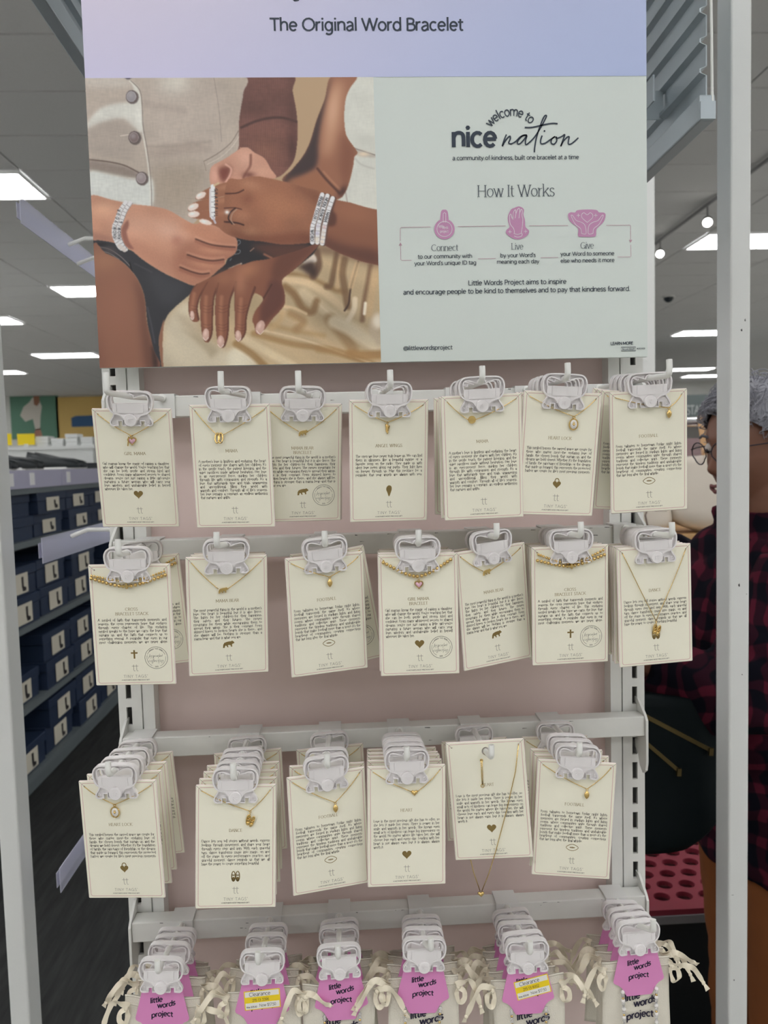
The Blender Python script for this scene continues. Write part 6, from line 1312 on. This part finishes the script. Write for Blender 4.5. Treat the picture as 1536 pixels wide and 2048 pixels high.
# ---------------------------------------------------------------- the person
from mathutils import noise as mnoise
M_skin = mat('skin', rgb(126, 86, 68), .5, sss=.1, noise=.08, nscale=40); M_hair = mat('grey_hair', rgb(150, 150, 158), .45, noise=.2, nscale=60); M_hairc = mat('grey_hair_base', rgb(96, 94, 100), .6, noise=.3, nscale=80)
def plaid():
    M = bpy.data.materials.new('plaid_wool'); M.use_nodes = True; nt = M.node_tree; b = nt.nodes['Principled BSDF']; b.inputs['Roughness'].default_value = .95; b.inputs['Specular IOR Level'].default_value = .1
    tc = nt.nodes.new('ShaderNodeTexCoord'); sx = nt.nodes.new('ShaderNodeSeparateXYZ'); nz = nt.nodes.new('ShaderNodeTexNoise'); nz.inputs['Scale'].default_value = 9; ad = nt.nodes.new('ShaderNodeMixRGB'); ad.blend_type = 'ADD'; ad.inputs[0].default_value = .1
    nt.links.new(tc.outputs['Object'], nz.inputs['Vector']); nt.links.new(tc.outputs['Object'], ad.inputs[1]); nt.links.new(nz.outputs['Color'], ad.inputs[2]); nt.links.new(ad.outputs[0], sx.inputs[0])
    def band(sock, freq, th, off=0):
        m1 = nt.nodes.new('ShaderNodeMath'); m1.operation = 'MULTIPLY'; m1.inputs[1].default_value = freq; nt.links.new(sock, m1.inputs[0])
        m2 = nt.nodes.new('ShaderNodeMath'); m2.operation = 'SINE'; nt.links.new(m1.outputs[0], m2.inputs[0])
        m3 = nt.nodes.new('ShaderNodeMapRange'); m3.inputs[1].default_value = th; m3.inputs[2].default_value = th+.35; nt.links.new(m2.outputs[0], m3.inputs[0]); return m3.outputs[0]
    ax = nt.nodes.new('ShaderNodeMath'); ax.operation = 'SUBTRACT'; nt.links.new(sx.outputs[0], ax.inputs[0]); nt.links.new(sx.outputs[1], ax.inputs[1])
    a = band(ax.outputs[0], 120, .15); c = band(sx.outputs[2], 110, .15); sm = nt.nodes.new('ShaderNodeMath'); sm.operation = 'ADD'; nt.links.new(a, sm.inputs[0]); nt.links.new(c, sm.inputs[1]); hf = nt.nodes.new('ShaderNodeMath'); hf.operation = 'MULTIPLY'; hf.inputs[1].default_value = .5; nt.links.new(sm.outputs[0], hf.inputs[0])
    rp = nt.nodes.new('ShaderNodeValToRGB'); rp.color_ramp.elements[0].color = (.004, .004, .008, 1); rp.color_ramp.elements[1].color = (.075, .009, .02, 1); e = rp.color_ramp.elements.new(.5); e.color = (.022, .005, .011, 1)
    nt.links.new(hf.outputs[0], rp.inputs[0]); nt.links.new(rp.outputs[0], b.inputs['Base Color']); return M
M_plaid = plaid(); M_trou = mat('rust_trousers', rgb(118, 66, 26), .85, noise=.1, nscale=30)
def remesh(mb, vox, name, m_, parent, fold=0, fscale=9, smooth_it=2, seed=0):
    me = mb.mesh(name, m_); tmp = bpy.data.objects.new('tmp', me); COL.objects.link(tmp); md = tmp.modifiers.new('r', 'REMESH'); md.mode = 'VOXEL'; md.voxel_size = vox
    ms = tmp.modifiers.new('s', 'SMOOTH'); ms.iterations = smooth_it; ms.factor = .5
    dg = bpy.context.evaluated_depsgraph_get(); out = bpy.data.meshes.new_from_object(tmp.evaluated_get(dg)); bpy.data.objects.remove(tmp); out.name = name
    if fold:
        out.update(); nrm = [v.normal.copy() for v in out.vertices]
        for v, n in zip(out.vertices, nrm):
            q = Vector((v.co.x*fscale+seed, v.co.y*fscale, v.co.z*fscale*1.6)); d = abs(mnoise.noise(q+Vector((.6*math.sin(q.z), 0, .8*q.x))))*2-.5
            v.co += n*(fold*d)
    out.polygons.foreach_set('use_smooth', [True]*len(out.polygons)); out.materials.clear(); out.materials.append(m_)
    return link(name, out, parent) if parent is not None else link(name, out)
def loft(m, secs, n=28):
    vs = []; fs = []
    for (c, a, b) in secs:
        for k in range(n): t_ = 2*PI*k/n; vs.append((c[0]+a*math.cos(t_), c[1]+b*math.sin(t_), c[2]))
    for i in range(len(secs)-1):
        for k in range(n): fs.append((i*n+k, i*n+(k+1) % n, (i+1)*n+(k+1) % n, (i+1)*n+k))
    fs += [tuple(range(n-1, -1, -1)), tuple(range((len(secs)-1)*n, len(secs)*n))]
    return m.add(vs, fs)
PX, PY = .775, .66
HC_ = Vector((.771, .64, 1.460)); HR = Matrix.Rotation(PI+.26, 3, 'Z') @ Matrix.Rotation(.16, 3, 'Y')   # local +x is the face direction
def head_pt(th, ph):
    x = math.sin(ph)*math.cos(th); y = math.sin(ph)*math.sin(th); z = math.cos(ph)
    X, Y_, Z = .094*x, .075*y, .118*z
    if x > 0: X = .094*(x**.9)*(.96 if abs(y) < .5 else .96); 
    if Z < -.02:
        t_ = min(1, (-.02-Z)/.1); Y_ *= 1-.32*t_
        if X < 0: X *= 1-.35*t_
        else: X *= 1+.05*t_
    if X > .02:
        g = lambda c, s: math.exp(-((Z-c)/s)**2)
        nose = math.exp(-(Y_/.0135)**2)*(g(-.03, .014)*.026+g(-.008, .018)*.013); X += nose
        X += .005*g(.032, .012)*math.exp(-(Y_/.05)**2)
        for s in (-1, 1): X -= .012*math.exp(-((Y_-s*.032)/.016)**2)*g(.010, .013); X += .005*math.exp(-((Y_-s*.04)/.02)**2)*g(-.03, .02)
        X += math.exp(-(Y_/.024)**2)*(.009*g(-.058, .007)+.009*g(-.073, .008)-.004*g(-.065, .003)); X += .008*math.exp(-(Y_/.022)**2)*g(-.1, .012)
    return HC_+HR@Vector((X, Y_, Z))
def make_person():
    b = MB(); nu, nv = 64, 60; vs = []; fs = []
    for j in range(nv+1):
        for i in range(nu): vs.append(head_pt(2*PI*i/nu, PI*(j+.001)/(nv+.002)))
    for j in range(nv):
        for i in range(nu): a = j*nu+i; c = j*nu+(i+1) % nu; fs.append((a, a+nu, c+nu, c))
    fs += [tuple(range(nu)), tuple(range((nv+1)*nu-1, nv*nu-1, -1))]; b.add(vs, fs)
    for s in (-1, 1):
        e = HC_+HR@Vector((-.008, s*.074, -.008)); b.ball(e, .03, 10, 8, (.5, .45, 1))
    b.tube([HC_+Vector((.02, 0, -.06)), Vector((PX+.02, PY-.01, 1.32)), Vector((PX+.01, PY, 1.22))], .055, 18, radii=[.055, .056, .075])
    loft(b, [((PX, PY, .62), .09, .13), ((PX, PY, .8), .10, .15), ((PX, PY, 1.0), .085, .13), ((PX, PY, 1.2), .085, .16), ((PX+.005, PY, 1.27), .05, .13)])
    for s in (-1, 1):
        b.tube([(PX+.03, PY+s*.08, .72), (PX+.05, PY+s*.085, .45), (PX+.05, PY+s*.085, .08)], .07, 14, radii=[.08, .055, .04])
        b.tube([(PX+.06, PY+s*.085, .04), (PX-.11, PY+s*.09, .03)], .035, 10, radii=[.035, .03])
        sh_, el, wr, hd = ((PX+.01, PY-.185, 1.22), (.64, .445, 1.0), (.47, .49, 1.09), (.39, .50, 1.10)) if s < 0 else ((PX+.01, PY+.185, 1.22), (.66, .87, 1.0), (.47, .83, 1.08), (.39, .82, 1.09))
        b.tube([sh_, el, wr, hd], .04, 14, radii=[.05, .042, .028, .03])
        for q in range(4):
            o = Vector((0, (q-1.5)*.017, (1.5-abs(q-1.5))*.004)); L = (.062, .074, .07, .055)[q]; h0 = Vector(hd)+o; b.tube([h0, h0+Vector((-L*.5, 0, .002)), h0+Vector((-L*.85, 0, -.014)), h0+Vector((-L, 0, -.03))], .0088, 8, radii=[.0095, .009, .0085, .0075])
        th0 = Vector(wr)+(Vector(hd)-Vector(wr))*.5; b.tube([th0, th0+Vector((-.03, -s*.03, .008)), th0+Vector((-.06, -s*.034, .004))], .0095, 8, radii=[.011, .0095, .008])
    p = remesh(b, .0055, 'person', M_skin, None, smooth_it=1)
    return p
person = make_person(); tag(person, 'grey-haired person in glasses and dark red plaid coat, looking down', 'person')
j = MB(); loft(j, [((PX+.03, PY, .62), .125, .20), ((PX+.015, PY, .75), .135, .205), ((PX-.01, PY, .95), .15, .205), ((PX-.015, PY, 1.1), .155, .215), ((PX-.005, PY, 1.2), .13, .215), ((PX+.005, PY, 1.265), .085, .16), ((PX+.012, PY, 1.30), .07, .085), ((PX+.012, PY, 1.335), .078, .082)])
for s in (-1, 1):
    sh_, el, wr = ((PX+.01, PY-.185, 1.225), (.635, .445, 1.0), (.50, .485, 1.075)) if s < 0 else ((PX+.01, PY+.185, 1.225), (.655, .87, 1.0), (.50, .83, 1.065))
    j.tube([sh_, Vector(sh_).lerp(Vector(el), .5), el, Vector(el)+Vector((-.02, 0, .01)), wr], .08, 18, radii=[.085, .088, .082, .08, .06])
remesh(j, .009, 'plaid_coat', M_plaid, person, fold=.012, fscale=7, smooth_it=3, seed=3)
tr_ = MB(); loft(tr_, [((PX+.03, PY, .60), .105, .175), ((PX+.015, PY, .82), .11, .17)])
for s in (-1, 1): loft(tr_, [((PX+.05, PY+s*.088, .05), .075, .07), ((PX+.05, PY+s*.09, .35), .085, .082), ((PX+.035, PY+s*.088, .68), .105, .092)])
remesh(tr_, .011, 'trousers', M_trou, person, fold=.006, fscale=5, smooth_it=3)
sho = MB()
for s in (-1, 1): sho.ball((PX-.02, PY+s*.088, .04), .12, 14, 8, (1.15, .42, .36))
sho.build('shoes', M_blk, person, True)
# hair: a cap and many curls
rng = random.Random(5); cap = MB(); cu = MB(); nu, nv = 40, 28; vs = []; fs = []
def hair_lim(th): return PI*(.56-.26*max(0, math.cos(th))**.7+.2*max(0, -math.cos(th)))
def hair_pt(th, ph, k):
    x = math.sin(ph)*math.cos(th); y = math.sin(ph)*math.sin(th); z = math.cos(ph)
    return HC_+HR@Vector((.098*x*k-.006, .082*y*k, .120*z*k+.006))
for jj in range(nv+1):
    for i in range(nu):
        th, ph = 2*PI*i/nu, PI*jj/nv*.78+.001; lim = hair_lim(th); ph = ph/(PI*.78)*lim
        vs.append(hair_pt(th, ph, 1.07+.05*mnoise.noise(Vector((math.cos(th)*3, math.sin(th)*3, ph*3)))))
for jj in range(nv):
    for i in range(nu): a = jj*nu+i; c = jj*nu+(i+1) % nu; fs.append((a, a+nu, c+nu, c))
cap.add(vs, fs); hr = cap.build('hair', M_hair, person, True)
for q in range(700):
    th = rng.uniform(0, 2*PI); lim = hair_lim(th)*.97; ph = math.acos(1-rng.random()*(1-math.cos(lim))); r0 = rng.uniform(.004, .011); tw = rng.uniform(3, 7); pts = []; dth = rng.uniform(-.3, .3); dph = rng.uniform(.15, .45)
    for i in range(13):
        s = i/12; c = hair_pt(th+dth*s, min(lim*1.04, ph+dph*s), 1.10+.05*math.sin(PI*s)); n = (c-HC_).normalized(); t1 = n.cross(Vector((0, 0, 1))).normalized(); t2 = n.cross(t1)
        pts.append(c+(n*math.cos(tw*s+q)+t1*math.sin(tw*s+q))*r0)
    cu.tube(pts, .001, 4, radii=[.0011*(1-.6*i/12) for i in range(13)])
tag(cu.build('curls', M_hair, hr, True), kind='stuff')
# face details and glasses
M_lip = mat('lips', rgb(120, 70, 68), .45); M_frame = mat('glasses_frame', rgb(60, 54, 62), .3, metal=.6); M_lens = mat('glasses_lens', (.97, .98, 1), .02, trans=.95, alpha=.35, ior=1.1); M_eye = mat('eye_white', rgb(214, 206, 200), .3); M_iris = mat('eye_iris', (.02, .012, .008), .2)
hp = lambda x, y, z: HC_+HR@Vector((x, y, z))
for s in (-1, 1):
    e = MB().ball(hp(.072, s*.031, .010), .0125, 12, 8).build('eye', M_eye, person, True); MB().ball(hp(.0815, s*.031, .006), .0052, 10, 6).build('iris', M_iris, e, True)
    MB().tube([hp(.086, s*.016, .033), hp(.089, s*.032, .038), hp(.080, s*.05, .033)], .003, 6).build('eyebrow', M_hairc, person, True)
ml = MB(); ml.tube([hp(.092, -.022, -.066), hp(.1035, -.008, -.060), hp(.1045, 0, -.0615), hp(.1035, .008, -.060), hp(.092, .022, -.066)], .0035, 8); ml.tube([hp(.092, -.022, -.067), hp(.1025, 0, -.073), hp(.092, .022, -.067)], .004, 8); ml.build('lips', M_lip, person, True)
gl = None
def rim(s): return [hp(.108-.010*abs(s*.033+math.cos(a)*.0245)/.05, s*.033+.0255*math.cos(a)*(1 if math.sin(a) > -.3 else .86), .004+.022*math.sin(a)) for a in np.linspace(0, 2*PI, 25)[:-1]]
gm = MB()
for s in (-1, 1): gm.tube(rim(s), .0013, 6, closed=True); gm.tube([hp(.098, s*.058, .012), hp(.07, s*.074, .012), hp(-.005, s*.08, .008), hp(-.03, s*.078, -.01)], .0013, 6)
gm.tube([hp(.107, -.009, .008), hp(.112, 0, .012), hp(.107, .009, .008)], .0013, 6)
gl = gm.build('glasses', M_frame, person, True)
for s in (-1, 1): r_ = rim(s); MB().add(r_, [tuple(range(len(r_)))]).build('glass_lens', M_lens, gl)
# shoulder bag on the arm side
M_leath = mat('black_leather', (.003, .006, .007), .6, spec=.12, bump=.15, bscale=150); M_brass = mat('brass_zip', (.12, .09, .04), .5, metal=1)
bc = Vector((.472, .43, .785)); bg = thing('shoulder_bag', 'black leather shoulder bag with two brass zips, held by the person', 'handbag', bc, (0, .06, 0))
mb = MB(); n, k = 36, 16; vs = []; fs = []
for jj in range(k+1):
    v = jj/k; s = math.sin(PI*min(.5, .2+v*1.1))*(1-.06*v); dd = .10*(1-.45*v)*math.sin(PI*min(.5, .25+v*1.5))
    for i in range(n):
        a = 2*PI*i/n; ca, sa = math.cos(a), math.sin(a); vs.append((.13*s*math.copysign(abs(ca)**.6, ca), dd/2*math.copysign(abs(sa)**.7, sa)+.003*math.sin(6*ca+5*v), .25*v-.02*(1-ca*ca)*(1-v)))
for jj in range(k):
    for i in range(n): fs.append((jj*n+i, jj*n+(i+1) % n, (jj+1)*n+(i+1) % n, (jj+1)*n+i))
fs += [tuple(range(n-1, -1, -1)), tuple(range(k*n, (k+1)*n))]; mb.add(vs, fs); mb.build('bag_body', M_leath, bg, True)
def bag_y(z): v = z/.25; return -.05*(1-.45*v)*math.sin(PI*min(.5, .25+v*1.5))-.0025
for z0, z1, x0, x1 in ((.25, .165, -.09, .085), (.21, .13, -.07, .03)):
    pts = [(x0+(x1-x0)*i/14, bag_y(z0+(z1-z0)*i/14), z0+(z1-z0)*i/14) for i in range(15)]; z_ = MB().strap(pts, (0, 0, 1), .008, .002).build('zip', M_brass, bg); MB().box((x1-.003, bag_y(z1)-.004, z1-.009), (x1+.004, bag_y(z1)+.002, z1+.004)).build('zip_pull', M_brass, z_)
MB().strap(catmull([(-.09, 0, .24), (-.06, .02, .31), (.02, .02, .315), (.08, 0, .24)], 6), (0, 1, .2), .022, .004).build('strap', M_leath, bg)
# black paint chips on the right post
t = [o for o in COL.objects if o.name.startswith('post') and o.parent and abs(o.parent.location.x-.5685) < .01 and o.parent.name.startswith('frame_post')]
if t:
    par = t[0].parent; mw = MB()
    for px, py, sx_, sz_ in ((1478, 1170, 2, 4), (1451, 1187, 2.5, 7), (1484, 1349, 1.5, 1.2), (1483, 660, 2, 3), (1490, 640, 1.5, 3), (1465, 1790, 3, .6), (1493, 1188, 1, 1), (1468, 1960, 1.5, 2)):
        p = onY(px, py, .3); q = Vector((p.x-par.location.x, -.0226, p.z)); k = .00075
        if abs(q.x) < .0145: mw.add([(q.x-sx_*k, q.y, q.z), (q.x, q.y, q.z-sz_*k), (q.x+sx_*k, q.y, q.z-sz_*k*.6), (q.x+sx_*k*.4, q.y, q.z+sz_*k)], [(0, 1, 2, 3)])
    tag(mw.build('paint_chips', M_scuff, par), kind='stuff')
